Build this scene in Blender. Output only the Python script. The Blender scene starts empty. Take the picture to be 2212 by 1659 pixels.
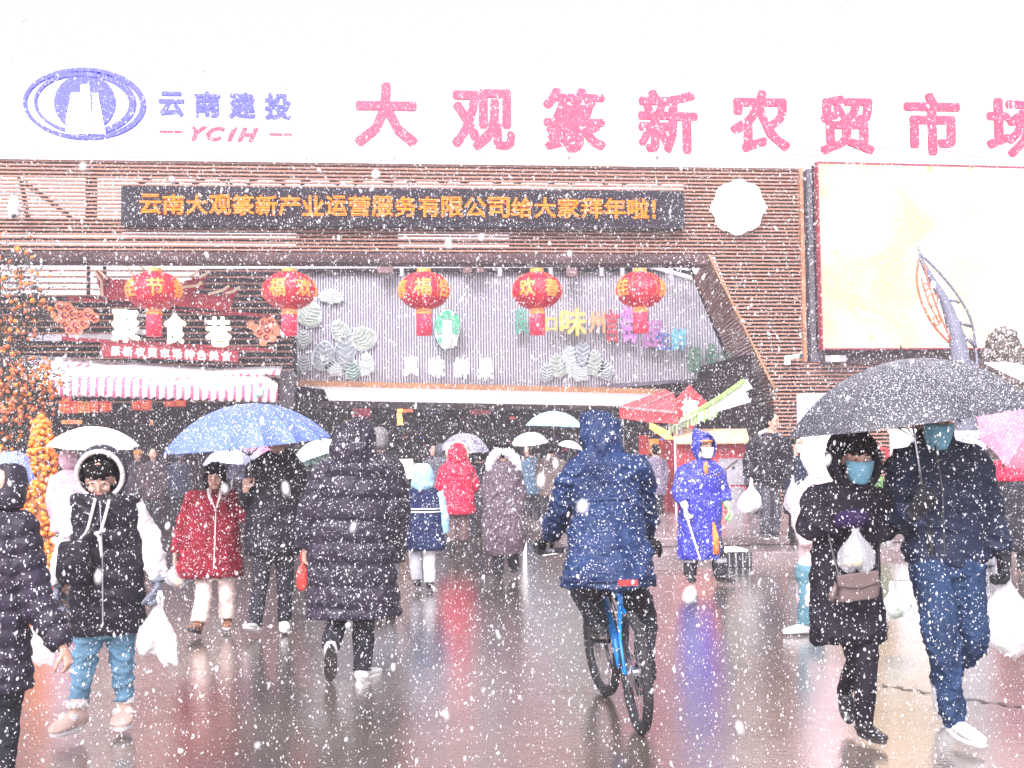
import bpy, bmesh, math, random
import numpy as np
from mathutils import Vector, Matrix, noise
random.seed(7); R = math.radians
sc = bpy.context.scene
C = sc.collection

# ---------------------------------------------------------------- camera
CW, CH, F = 2212.0, 1659.0, 2650.0            # reference picture units used for measuring
TILT, ROLL, EYE, YAW = math.atan(135.5/F), R(-0.63), 1.6, R(-5.7)
cam = bpy.data.objects.new('camera', bpy.data.cameras.new('camera')); C.objects.link(cam)
cam.data.lens = 36*F/CW; cam.data.sensor_width = 36; cam.data.clip_end = 600; cam.data.clip_start = 0.05
MW = Matrix.Translation((0, 0, EYE)) @ Matrix.Rotation(YAW, 4, 'Z') @ Matrix.Rotation(R(90)+TILT, 4, 'X') @ Matrix.Rotation(ROLL, 4, 'Z')
cam.data.dof.use_dof = True; cam.data.dof.focus_distance = 8.5; cam.data.dof.aperture_fstop = 10
cam.matrix_world = MW; sc.camera = cam
M3 = MW.to_3x3()

# ---------------------------------------------------------------- sky, sun, exposure
w = bpy.data.worlds.new('World'); sc.world = w; w.use_nodes = True
nt = w.node_tree; nt.nodes.clear()
sky = nt.nodes.new('ShaderNodeTexSky'); sky.sky_type = 'NISHITA'; sky.sun_disc = False
sky.sun_elevation = R(42); sky.sun_rotation = R(200); sky.air_density = 1; sky.dust_density = 4
bw = nt.nodes.new('ShaderNodeRGBToBW'); nt.links.new(sky.outputs[0], bw.inputs[0])
tint = nt.nodes.new('ShaderNodeMix'); tint.data_type = 'RGBA'; tint.blend_type = 'MULTIPLY'; tint.inputs[0].default_value = 1
nt.links.new(bw.outputs[0], tint.inputs[6]); tint.inputs[7].default_value = (1.03, .975, 1.06, 1)
mx = nt.nodes.new('ShaderNodeMix'); mx.data_type = 'RGBA'; mx.inputs[0].default_value = 0.93
nt.links.new(sky.outputs[0], mx.inputs[6]); nt.links.new(tint.outputs[2], mx.inputs[7])
bg = nt.nodes.new('ShaderNodeBackground'); bg.inputs[1].default_value = 0.15
nt.links.new(mx.outputs[2], bg.inputs[0])
wo = nt.nodes.new('ShaderNodeOutputWorld'); nt.links.new(bg.outputs[0], wo.inputs[0])
sun = bpy.data.objects.new('sun', bpy.data.lights.new('sun', 'SUN')); C.objects.link(sun)
sun.data.energy = 0.9; sun.data.angle = R(40); sun.data.color = (1, .955, .95)
sun.rotation_euler = (R(48), 0, R(-20))
sc.view_settings.view_transform = 'Standard'; sc.view_settings.look = 'None'
sc.view_settings.gamma = 1; sc.view_settings.use_curve_mapping = False
sc.view_settings.exposure = EXPOSURE = 1.56
sc.cycles.use_denoising = True
sc.cycles.max_bounces = 8; sc.cycles.diffuse_bounces = 3; sc.cycles.transparent_max_bounces = 12
sc.cycles.volume_bounces = 1; sc.cycles.sample_clamp_indirect = 8

# ---------------------------------------------------------------- measuring helpers
def ray(px, py):
    return M3 @ Vector(((px-CW/2)/F, -(py-CH/2)/F, -1))
def at(px, py, Y):
    d = ray(px, py); return Vector((0, 0, EYE)) + d*(Y/d.y)
def ground(px, py, z=0):
    d = ray(px, py); return Vector((0, 0, EYE)) + d*((z-EYE)/d.z)

FWD = Vector((-math.sin(YAW), math.cos(YAW), 0))
def depth(v): return (Vector(v)-Vector((0, 0, EYE))).dot(FWD)
# ---------------------------------------------------------------- mesh builder
class MB:
    def __init__(s): s.v = []; s.f = []
    def add(s, vs, fs):
        n = len(s.v); s.v += [tuple(v) for v in vs]; s.f += [tuple(i+n for i in f) for f in fs]; return s
    def box(s, a, b):
        x0, y0, z0 = a; x1, y1, z1 = b
        return s.add([(x0,y0,z0),(x1,y0,z0),(x1,y1,z0),(x0,y1,z0),(x0,y0,z1),(x1,y0,z1),(x1,y1,z1),(x0,y1,z1)],
                     [(3,2,1,0),(4,5,6,7),(0,1,5,4),(1,2,6,5),(2,3,7,6),(3,0,4,7)])
    def rings(s, rs, cap=True):
        n = len(rs[0]); vs = [v for r in rs for v in r]; fs = []
        for i in range(len(rs)-1):
            for j in range(n):
                k = (j+1) % n; fs.append((i*n+j, i*n+k, (i+1)*n+k, (i+1)*n+j))
        if cap:
            fs.append(tuple(reversed(range(n)))); fs.append(tuple((len(rs)-1)*n+j for j in range(n)))
        return s.add(vs, fs)
    def tube(s, pts, rad, n=10, ds=None, quilt=None, flat=None):
        """tube along pts; rad: radius per point (or one); quilt=(pitch, amp); flat=(vector, factor) squash along vector"""
        pts = [Vector(p) for p in pts]
        if not hasattr(rad, '__len__'): rad = [rad]*len(pts)
        P, Q, L = resample(pts, rad, ds)
        rs = []; up = Vector((0, 0, 1)); prev = None
        for i, p in enumerate(P):
            t = (P[min(i+1, len(P)-1)] - P[max(i-1, 0)]).normalized()
            if prev is None:
                a = t.cross(Vector((.31, .9, .2)) if abs(t.y) < .8 else Vector((1, .1, .2))).normalized()
            else:
                a = (prev - t*prev.dot(t)).normalized()
            prev = a; b = t.cross(a); r = Q[i]
            if quilt: r += quilt[1]*(abs(math.sin(math.pi*L[i]/quilt[0]))**.45-.6)
            ring = []
            for j in range(n):
                th = 2*math.pi*j/n; o = a*(math.cos(th)*r) + b*(math.sin(th)*r)
                if flat: fv = flat[0]; o = o - fv*(o.dot(fv)*(1-flat[1]))
                ring.append(p+o)
            rs.append(ring)
        return s.rings(rs)
    def ell(s, c, rad, r=None, f=None, u=None, n=16, m=10):
        c = Vector(c); r = r or Vector((1,0,0)); f = f or Vector((0,1,0)); u = u or Vector((0,0,1))
        rs = []
        for i in range(m+1):
            a = math.pi*(i+.001)/(m+.002)
            rs.append([c + r*(rad[0]*math.sin(a)*math.cos(2*math.pi*j/n)) + f*(rad[1]*math.sin(a)*math.sin(2*math.pi*j/n))
                       + u*(rad[2]*math.cos(a)) for j in range(n)][::-1])
        return s.rings(rs)
    def loft(s, secs, r, f, n=28, ds=None, quilt=None, ex=2.3, seed=0):
        """horizontal-ring loft; secs: (centre, half width, half depth)"""
        pts = [Vector(c[0]) for c in secs]
        P, Q, L = resample(pts, [c[1] for c in secs], ds); _, D, _ = resample(pts, [c[2] for c in secs], ds)
        rs = []
        for i, p in enumerate(P):
            ring = []
            for j in range(n):
                th = 2*math.pi*j/n; cx, sx = math.cos(th), math.sin(th)
                k = (abs(cx)**ex+abs(sx)**ex)**(-1/ex); q = 0
                if quilt:
                    l = L[i]+.006*math.sin(3*th+seed)+.004*math.sin(7*th+2*seed)
                    q = quilt[1]*(abs(math.sin(math.pi*l/quilt[0]))**.45-.6)*min(1, Q[i]/.1)
                ring.append(p + r*((Q[i]*k+q)*cx) + f*((D[i]*k+q)*sx))
            rs.append(ring)
        return s.rings(rs)
def resample(pts, rad, ds):
    if ds is None:
        L = [0]
        for a, b in zip(pts, pts[1:]): L.append(L[-1]+(b-a).length)
        return pts, list(rad), L
    P, Q, L = [], [], []; l = 0; n = len(pts)
    for i in range(n-1):
        p0, p1, p2, p3 = pts[max(i-1,0)], pts[i], pts[i+1], pts[min(i+2,n-1)]
        r0, r1, r2, r3 = rad[max(i-1,0)], rad[i], rad[i+1], rad[min(i+2,n-1)]
        k = max(1, int((p2-p1).length/ds+.5))
        for j in range(k + (1 if i == n-2 else 0)):
            t = j/k
            h = lambda a, b, c, d: b + .5*t*((c-a) + t*(2*a-5*b+4*c-d + t*(3*(b-c)+d-a)))
            P.append(h(p0, p1, p2, p3)); Q.append(max(.002, min(h(r0, r1, r2, r3), max(r1, r2)*1.05)))
            if len(P) > 1: l += (P[-1]-P[-2]).length
            L.append(l)
    return P, Q, L

def finish_mesh(me, m, smooth):
    if m: me.materials.append(m)
    if smooth: me.polygons.foreach_set('use_smooth', [True]*len(me.polygons))
    me.update(); return me
def obj(name, mb, m, parent=None, smooth=False, bevel=0, loc=None):
    """one mesh object; mb vertices are world coordinates unless loc is given; children are stored relative to their parent"""
    me = bpy.data.meshes.new(name)
    off = origin(parent) if parent else (Vector(loc) if loc else Vector())
    me.from_pydata([(v[0]-off[0], v[1]-off[1], v[2]-off[2]) for v in mb.v], [], mb.f)
    finish_mesh(me, m, smooth)
    o = bpy.data.objects.new(name, me); C.objects.link(o)
    if parent: o.parent = parent
    elif loc: o.location = loc
    if bevel:
        b = o.modifiers.new('bevel', 'BEVEL'); b.width = bevel; b.segments = 2; b.limit_method = 'ANGLE'
    return o
def origin(o):
    v = Vector()
    while o: v += o.location; o = o.parent
    return v
def raw(name, mb, m, parent, smooth=False):
    """unit piece in its own coordinates, placed afterwards"""
    me = bpy.data.meshes.new(name); me.from_pydata([tuple(v) for v in mb.v], [], mb.f); finish_mesh(me, m, smooth)
    o = bpy.data.objects.new(name, me); C.objects.link(o); o.parent = parent; return o
def inst(src, parent, loc=(0,0,0), rot=(0,0,0), scale=(1,1,1), name=None):
    o = src.copy(); C.objects.link(o); o.parent = parent
    o.location = loc; o.rotation_euler = rot; o.scale = scale; return o
def thing(name, label, cat, loc=(0,0,0), group=None, rot=None):
    o = bpy.data.objects.new(name, None); C.objects.link(o); o.location = loc
    if rot: o.rotation_euler = rot
    o.empty_display_size = .2
    return tag(o, label, cat, group)
def tag(o, label=None, cat=None, group=None, kind=None):
    if label: o['label'] = label
    if cat: o['category'] = cat
    if group: o['group'] = group
    if kind: o['kind'] = kind
    return o

REM = []
def soft(name, mb, m, parent, voxel=.01, smooth=3, folds=None, rough=None):
    """a soft solid: overlapping pieces fused into one continuous skin, then creased"""
    o = obj(name, mb, m, parent, True)
    r = o.modifiers.new('fuse', 'REMESH'); r.mode = 'VOXEL'; r.voxel_size = voxel; r.use_smooth_shade = True
    if smooth:
        s = o.modifiers.new('relax', 'SMOOTH'); s.factor = .5; s.iterations = smooth
    REM.append((o, folds)); return o
def crease(co, amp, k, seed):
    rg = np.random.RandomState(seed); k = np.array(k); d = np.zeros(len(co)); a = 1.0; fr = 1.0
    for i in range(4):
        A = rg.randn(3)*k*fr; B = rg.randn(3)*4*fr; D = rg.randn(3)*7
        wv = 1.7*np.sin(co@B+rg.rand()*6)+1.1*np.sin(co@D+rg.rand()*6)+.9*np.sin(co@(D[[1,2,0]]*2.3)+rg.rand()*6)
        g = 1-np.abs(np.sin(co@A+wv+rg.rand()*6)); d += a*(g**1.6-.35); a *= .62; fr *= 1.7
    return d*amp
def run_fuse():
    dg = bpy.context.evaluated_depsgraph_get(); dg.update()
    out = []
    for i, (o, folds) in enumerate(REM):
        out.append(bpy.data.meshes.new_from_object(o.evaluated_get(dg)))
    for i, ((o, folds), me) in enumerate(zip(REM, out)):
        if folds:
            n = len(me.vertices); co = np.empty(n*3); me.vertices.foreach_get('co', co); co = co.reshape(-1, 3)
            no = np.empty(n*3); me.vertices.foreach_get('normal', no); no = no.reshape(-1, 3)
            co = co + no*crease(co, folds[0], folds[1], i+11)[:, None]
            me.vertices.foreach_set('co', co.ravel()); me.update()
        me.polygons.foreach_set('use_smooth', [True]*len(me.polygons))
        old = o.data; o.modifiers.clear(); o.data = me; me.name = o.name
        bpy.data.meshes.remove(old)
    REM.clear()

# ---------------------------------------------------------------- materials
def N(nt, t, **kw):
    n = nt.nodes.new(t)
    for k, v in kw.items(): setattr(n, k, v)
    return n
MC = {}
def mat(key, col, rough=.6, var=.25, scale=5, bump=.0, bscale=40, snow=0, metal=0, emit=0, trans=0, alpha=1, stretch=(1,1,1), sheen=0, spec=.5, sscale=55, ecol=None, upk=.06):
    if key in MC: return MC[key]
    m = bpy.data.materials.new(key); m.use_nodes = True; nt = m.node_tree; p = nt.nodes['Principled BSDF']
    L = nt.links.new
    tc = N(nt, 'ShaderNodeTexCoord'); mp = N(nt, 'ShaderNodeMapping'); L(tc.outputs['Object'], mp.inputs[0]); mp.inputs['Scale'].default_value = stretch
    no = N(nt, 'ShaderNodeTexNoise'); no.inputs['Scale'].default_value = scale; no.inputs['Detail'].default_value = 5; L(mp.outputs[0], no.inputs[0])
    mr = N(nt, 'ShaderNodeMapRange'); mr.inputs[1].default_value = .3; mr.inputs[2].default_value = .7; mr.inputs[3].default_value = 1-var; mr.inputs[4].default_value = 1+var
    L(no.outputs[0], mr.inputs[0])
    mu = N(nt, 'ShaderNodeMix', data_type='RGBA', blend_type='MULTIPLY'); mu.inputs[0].default_value = 1; mu.inputs[6].default_value = (*col, 1)
    L(mr.outputs[0], mu.inputs[7]); last = mu.outputs[2]
    if snow:
        sn = N(nt, 'ShaderNodeTexNoise'); sn.inputs['Scale'].default_value = sscale; sn.inputs['Detail'].default_value = 1.5; L(tc.outputs['Object'], sn.inputs[0])
        ge = N(nt, 'ShaderNodeNewGeometry'); sp = N(nt, 'ShaderNodeSeparateXYZ'); L(ge.outputs['Normal'], sp.inputs[0])
        ad = N(nt, 'ShaderNodeMath', operation='MULTIPLY_ADD'); L(sp.outputs[2], ad.inputs[0]); ad.inputs[1].default_value = upk; L(sn.outputs[0], ad.inputs[2])
        st = N(nt, 'ShaderNodeMapRange'); st.inputs[1].default_value = .735-.09*snow; st.inputs[2].default_value = .755-.09*snow; L(ad.outputs[0], st.inputs[0])
        m2 = N(nt, 'ShaderNodeMix', data_type='RGBA'); L(st.outputs[0], m2.inputs[0]); L(last, m2.inputs[6]); m2.inputs[7].default_value = (.85,.86,.9,1); last = m2.outputs[2]
    L(last, p.inputs['Base Color'])
    p.inputs['Roughness'].default_value = rough; p.inputs['Metallic'].default_value = metal
    p.inputs['Specular IOR Level'].default_value = spec
    if sheen: p.inputs['Sheen Weight'].default_value = sheen
    if trans: p.inputs['Transmission Weight'].default_value = trans
    if alpha < 1: p.inputs['Alpha'].default_value = alpha
    if emit:
        p.inputs['Emission Strength'].default_value = emit
        if ecol: p.inputs['Emission Color'].default_value = (*ecol, 1)
        else: L(mu.outputs[2], p.inputs['Emission Color'])
    if bump:
        b1 = N(nt, 'ShaderNodeTexNoise'); b1.inputs['Scale'].default_value = bscale; b1.inputs['Detail'].default_value = 4; L(mp.outputs[0], b1.inputs[0])
        bp = N(nt, 'ShaderNodeBump'); bp.inputs['Strength'].default_value = bump; bp.inputs['Distance'].default_value = .03
        L(b1.outputs[0], bp.inputs['Height']); L(bp.outputs[0], p.inputs['Normal'])
    MC[key] = m; return m
def cloth(key, col, snow=.5, rough=.75, bump=.6, bscale=22, **kw):
    return mat(key, col, rough, .3, 6, bump, bscale, snow*.8, spec=.22, sscale=75, **kw)
SKIN = mat('skin', (.55,.32,.24), .5, .08, 9, .05, 60)
HAIR = mat('black_hair', (.012,.009,.009), .85, .3, 30, .8, 60, .2, spec=.08, stretch=(1,1,.15))
WHITE = mat('white_paint', (.8,.8,.8), .45, .05, 3)
BLACKM = mat('black_metal', (.03,.03,.035), .4, .2, 8)
STEEL = mat('steel', (.5,.5,.53), .3, .1, 8, metal=1)
RED = mat('red_paint', (.36,.012,.03), .5, .25, 3, snow=.2)
WOOD = mat('slat_wood', (.37,.175,.115), .55, .35, 2.5, .3, 30, .15, stretch=(.25,1,8))
DARK = mat('dark_backing', (.022,.014,.02), .8, .4, 1.5, spec=.12)
GREY = mat('grey_cladding', (.13,.12,.15), .6, .3, 2, snow=.5, spec=.3)
SNOWM = mat('settled_snow', (.85,.86,.9), .8, .06, 8, .4, 20)

# ---------------------------------------------------------------- lettering (built-in font)
def letter_mesh(txt, size, bold, depth, m, res=2, shear=0):
    cu = bpy.data.curves.new('t', 'FONT'); cu.body = txt; cu.size = size; cu.extrude = depth/2; cu.resolution_u = res; cu.shear = shear
    cu.align_x = 'CENTER'; cu.align_y = 'CENTER'
    o = bpy.data.objects.new('t', cu); C.objects.link(o)
    dg = bpy.context.evaluated_depsgraph_get(); me = bpy.data.meshes.new_from_object(o.evaluated_get(dg))
    C.objects.unlink(o); bpy.data.objects.remove(o); bpy.data.curves.remove(cu)
    n = len(me.vertices); co = np.empty(n*3); me.vertices.foreach_get('co', co); co = co.reshape(-1, 3)
    mid = (co.min(0)+co.max(0))/2; mid[2] = 0; co = co-mid; co = np.stack([co[:,0], -co[:,2], co[:,1]], 1)   # stand it up, facing -Y
    fs = [tuple(p.vertices) for p in me.polygons]; bpy.data.meshes.remove(me)
    sh = [(0, 0)]+[(bold*math.cos(R(a_)), bold*math.sin(R(a_))) for a_ in (0, 60, 120, 180, 240, 300)] if bold else [(0, 0)]
    V = []; Fs = []
    for k, (dx, dz) in enumerate(sh):          # heavier strokes: the thin glyph repeated round a small circle
        V += [(c[0]+dx, c[1]*(1+.03*k), c[2]+dz) for c in co]; Fs += [tuple(i+n*k for i in f) for f in fs]
    me = bpy.data.meshes.new('character'); me.from_pydata(V, [], Fs); finish_mesh(me, m, False)
    A = np.array(V); me['ext'] = [float(A[:,0].max()-A[:,0].min()), float(A[:,2].max()-A[:,2].min())]
    return me
def letter(name, txt, x0, y0, x1, y1, Y, m, parent, bold=.03, depth=.05, tilt=0, shear=0):
    """one character fitted between two measured corners on the plane Y"""
    a, b = at(x0, y0, Y), at(x1, y1, Y); W, H = b.x-a.x, a.z-b.z
    me = letter_mesh(txt, 1, bold, depth, m, shear=shear)
    o = bpy.data.objects.new(name, me); C.objects.link(o); ex = me['ext']
    o.scale = (W/ex[0], 1, H/ex[1]); c = (a+b)/2
    o.location = c - (origin(parent) if parent else Vector()); o.rotation_euler = (0, tilt, 0)
    if parent: o.parent = parent
    return o
# ================================================================ ground
def ground_material():
    m = bpy.data.materials.new('wet_paving'); m.use_nodes = True; nt = m.node_tree; p = nt.nodes['Principled BSDF']; L = nt.links.new
    tc = N(nt, 'ShaderNodeTexCoord')
    def noi(s, d, dist=0, st=None):
        n = N(nt, 'ShaderNodeTexNoise'); n.inputs['Scale'].default_value = s; n.inputs['Detail'].default_value = d; n.inputs['Distortion'].default_value = dist
        if st:
            q = N(nt, 'ShaderNodeMapping'); q.inputs['Scale'].default_value = st; L(tc.outputs['Object'], q.inputs[0]); L(q.outputs[0], n.inputs[0])
        else: L(tc.outputs['Object'], n.inputs[0])
        return n
    def ramp(src, pts):
        r = N(nt, 'ShaderNodeValToRGB'); e = r.color_ramp.elements
        e[0].position, e[0].color = pts[0][0], (*pts[0][1], 1); e[1].position, e[1].color = pts[-1][0], (*pts[-1][1], 1)
        for q in pts[1:-1]: k = e.new(q[0]); k.color = (*q[1], 1)
        L(src, r.inputs[0]); return r
    a = noi(.55, 6, .6); big = ramp(a.outputs[0], [(.35, (.095,.075,.06)), (.5, (.145,.118,.098)), (.66, (.2,.168,.142))])
    f = noi(55, 4); fr = ramp(f.outputs[0], [(.3, (.45,.45,.45)), (.7, (1.55,1.5,1.5))])
    mu = N(nt, 'ShaderNodeMix', data_type='RGBA', blend_type='MULTIPLY'); mu.inputs[0].default_value = 1
    L(big.outputs[0], mu.inputs[6]); L(fr.outputs[0], mu.inputs[7])
    # slush and settled flakes
    v = noi(70, 2); st = ramp(v.outputs[0], [(.72, (0,0,0)), (.76, (1,1,1))])
    m2 = N(nt, 'ShaderNodeMix', data_type='RGBA'); L(st.outputs[0], m2.inputs[0]); L(mu.outputs[2], m2.inputs[6]); m2.inputs[7].default_value = (.6,.6,.64,1)
    L(m2.outputs[2], p.inputs['Base Color'])
    q = noi(1.1, 7, 1.6, (1, 1.6, 1)); ro = ramp(q.outputs[0], [(.40, (.02,)*3), (.52, (.08,)*3), (.66, (.26,)*3)])
    L(ro.outputs[0], p.inputs['Roughness'])
    p.inputs['IOR'].default_value = 1.5; p.inputs['Specular IOR Level'].default_value = .9
    p.inputs['Coat Weight'].default_value = 1.0; p.inputs['Coat Roughness'].default_value = .03
    b1 = noi(13, 6, .3, (1, 1.8, 1)); b2 = noi(60, 3); b3 = noi(1.7, 2)
    s1 = N(nt, 'ShaderNodeMath', operation='MULTIPLY_ADD'); L(b2.outputs[0], s1.inputs[0]); s1.inputs[1].default_value = .7; L(b1.outputs[0], s1.inputs[2])
    s2 = N(nt, 'ShaderNodeMath', operation='MULTIPLY_ADD'); L(b3.outputs[0], s2.inputs[0]); s2.inputs[1].default_value = 1.2; L(s1.outputs[0], s2.inputs[2])
    bp = N(nt, 'ShaderNodeBump'); bp.inputs['Strength'].default_value = .17; bp.inputs['Distance'].default_value = .014
    L(s2.outputs[0], bp.inputs['Height']); L(bp.outputs[0], p.inputs['Normal']); L(bp.outputs[0], p.inputs['Coat Normal'])
    return m
GM = ground_material()
o = obj('ground', MB().add([(-150,-60,0),(150,-60,0),(150,240,0),(-150,240,0)], [(0,1,2,3)]), GM); tag(o, kind='structure')
# long joints and ragged edges of the resurfaced strip
for i, (px0, py0, px1, py1) in enumerate([(1420,1240,2300,1262),(840,1240,1500,1232),(1900,1480,2400,1560)]):
    a, b = ground(px0, py0), ground(px1, py1); d = (b-a).normalized(); nrm = Vector((-d.y, d.x, 0)); mb = MB(); rs = []
    for k in range(41):
        c = a+(b-a)*(k/40)+nrm*.03*math.sin(k*1.7+i); wd = .018+.01*math.sin(k*2.3)
        rs.append([c-nrm*wd+Vector((0,0,.004)), c+nrm*wd+Vector((0,0,.004))])
    vs = [v for r_ in rs for v in r_]; mb.add(vs, [(2*k, 2*k+2, 2*k+3, 2*k+1) for k in range(40)])
    tag(obj('paving_joint', mb, mat('joint', (.05,.04,.04), .3, .4, 5)), kind='structure')
# raised pavement on the right: two low steps
PAVE = mat('pavement_stone', (.2,.15,.15), .22, .35, 1.4, .25, 18, .5, spec=.7)
pv0 = ground(1560, 1215).y
for k, (yy, z0, z1) in enumerate([(pv0, .0, .13), (pv0+1.1, .13, .26)]):
    mb = MB(); x0 = 2.6+.45*k
    mb.box((x0, yy, z0-.05 if k == 0 else z0+.001), (30, 46, z1))
    tag(obj('pavement' if k == 0 else 'pavement_step', mb, PAVE, bevel=.02), kind='structure')

# ================================================================ helper for facade pieces
def slab(x0, y0, x1, y1, Y, thick=.06, xr=None):
    """box between two measured corners, front face on the plane Y; heights read at the column xr"""
    xr = (x0+x1)/2 if xr is None else xr
    a, b = at(x0, y0, Y), at(x1, y1, Y); a.z, b.z = at(xr, y0, Y).z, at(xr, y1, Y).z
    return MB().box((a.x, Y, b.z), (b.x, Y+thick, a.z))
def prism(pts, Y, thick=.06):
    """outline (measured points) extruded back from plane Y"""
    n = len(pts); f = [at(p[0], p[1], Y) for p in pts]; b = [v+Vector((0, thick, 0)) for v in f]
    ar = sum(f[i].x*f[(i+1)%n].z-f[(i+1)%n].x*f[i].z for i in range(n))
    fr = tuple(range(n)) if ar > 0 else tuple(reversed(range(n)))
    fs = [fr, tuple(n+i for i in reversed(fr))]
    for i in range(n):
        j = fr[(i+1) % n]; i = fr[i]; fs.append((j, i, i+n, j+n))
    return MB().add(f+b, fs)
def interp(x, pts):
    for (a, b), (c, d) in zip(pts, pts[1:]):
        if x <= c: return b+(d-b)*(x-a)/(c-a)
    return pts[-1][1]

# ================================================================ front gate building
YF = 26.0
gate = thing('market_gate_building', 'long market gate facade of brown horizontal wooden slats over the wide entrance', 'building', (0, YF, 0))
Z = lambda py, Y=YF, px=1106: at(px, py, Y).z
X = lambda px, Y=YF, py=700: at(px, py, Y).x
zt, zb = Z(352), Z(543)
YEL = lambda z: X(1532)+(X(1668)-X(1532))*(Z(553, px=1532)-z)/(Z(553, px=1532)-Z(840, px=1668))   # slanting edge of the opening
xl, xr = X(-260), X(1733)
n = 24; unit = MB().box((-.5, -.03, -.5), (.5, .05, .5))
proto = raw('slat', unit, WOOD, gate); proto_used = False
def put_slat(x0, x1, z, h, Y, parent=gate, jit=.006):
    global proto_used
    o = proto if not proto_used else inst(proto, parent)
    proto_used = True
    o.parent = parent; og = origin(parent)
    o.location = Vector(((x0+x1)/2, Y+random.uniform(-jit, jit), z)) - og
    o.scale = (x1-x0, 1, h); return o
pitch = (zt-zb)/n
for i in range(n+1):
    z = zt-pitch*i; put_slat(xl, xr, z, pitch*.44, YF)
z = zb-pitch
zlow = Z(1105, px=1720)
k = 0
while z > .3:
    x0 = YEL(z) if z > Z(840, px=1668) else YEL(Z(840, px=1668))
    x1 = xr if z > Z(782, px=1748) else X(2300)
    if z < Z(782, px=1748): x1 = X(2300)
    put_slat(x0, x1, z, pitch*.42, YF); z -= pitch*1.02; k += 1
# return of the opening: slats running back into the entrance
YI = 30.0
INN = [(1485,566),(1590,800),(1640,905)]
def inner_x(z):
    p = [(at(a, b, YI).z, at(a, b, YI).x) for a, b in INN]
    if z > p[0][0]: return p[0][1]
    for (z0, x0), (z1, x1) in zip(p, p[1:]):
        if z >= z1: return x0+(x1-x0)*(z0-z)/(z0-z1)
    return p[-1][1]
z = zb-pitch*.7
while z > 2.4:
    xa, xb = YEL(max(z, Z(840, px=1668))), inner_x(z*1.0+.1)
    mb = MB(); h = pitch*.22
    mb.add([(xa,YF,z-h),(xb,YI,z-h),(xb+.08,YI,z-h),(xa+.08,YF,z-h),(xa,YF,z+h),(xb,YI,z+h),(xb+.08,YI,z+h),(xa+.08,YF,z+h)],
           [(3,2,1,0),(4,5,6,7),(0,1,5,4),(1,2,6,5),(2,3,7,6),(3,0,4,7)])
    obj('return_slat', mb, WOOD, gate); z -= pitch*.95
# yellow edge strip and brown post
za = Z(553, px=1532); zc = Z(840, px=1668)
obj('edge_strip', MB().tube([(YEL(za), YF-.06, za), (YEL(zc), YF-.06, zc)], .022, 6), mat('edge_wood', (.4,.22,.1), .5, .2, 3), gate)
obj('inner_edge', MB().tube([(inner_x(at(1485,566,YI).z), YI, at(1485,566,YI).z), (inner_x(1.8), YI, 1.8)], .04, 6), DARK, gate)
obj('corner_post', slab(1727, 362, 1744, 781, YF-.12, .16), mat('post_wood', (.36,.17,.09), .55, .3, 3, .3, 20), gate)
obj('corner_pillar', slab(1743, 365, 1772, 782, YF-.02, .5), GREY, gate)
obj('soffit_board', slab(-260, 545, 1528, 568, YF-.05, .5), mat('soffit', (.09,.05,.05), .7, .35, 1.5, .3, 14, .1, spec=.15), gate)
obj('soffit_board', slab(-260, 555, 1500, 566, YF-.1, .05), mat('soffit2', (.06,.035,.035), .7, .35, 1.5, .3, 14, .1, spec=.15), gate)
# dark backing: leaves the openings through which the sky shows
for (a, b, c, d) in [(-260,346,1733,383),(-260,470,262,502),(262,486,1480,500),(-260,514,1480,522),(-260,530,1480,546),(185,383,208,470),(1478,383,1733,546),(640,500,860,530),(1100,500,1480,530)]:
    obj('backing_panel', slab(a, b, c, d, YF+.32+.01*(a % 7), .08, 200), DARK, gate)
obj('backing_panel', prism([(1545,552),(1733,552),(1733,840),(2320,840),(2320,1128),(1690,1128),(1668,850)], YF+.4, .1), DARK, gate)
# truss bars seen through the open slats
truss = []
for x in (-120, 60):
    truss += [((x, 470), (x-75+60, 385)), ((x-20, 385), (x+95, 470))]
truss += [((x, 398), (x+25, 384)) for x in range(300, 1460, 116)] + [((x+60, 384), (x+85, 398)) for x in range(300, 1420, 116)]
for (a, b) in truss:
    obj('truss_bar', MB().tube([at(*a, YF+.55), at(*b, YF+.55)], .055, 6), DARK, gate)
for (a, b, c) in [(60, 478, 186), (250, 478, 262)]:
    pass
obj('top_rail', slab(-260, 338, 1733, 343, YF-.08, .2, 0), mat('capping', (.62,.6,.64), .5, .1, 2), gate)
for x in list(range(-100, 1700, 190)):
    obj('sign_frame_post', MB().tube([at(x, 345, YF+.4), at(x, 338, YF+.4)], .03, 6), STEEL, gate)

# roof lines above the screen
hip = MB(); 
for a, b in [((1655,347),(1760,322)),((1760,322),(2010,318)),((2010,318),(2120,340)),((1700,346),(1800,330)),((1990,318),(1985,342))]:
    hip.tube([at(*a, 31), at(*b, 31)], .035, 5)
rf = obj('roof_frame', hip, mat('pale_steel', (.55,.53,.6), .5, .1, 2)); tag(rf, 'thin pale hipped roof frame rising behind the top of the large screen', 'roof frame')

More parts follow.
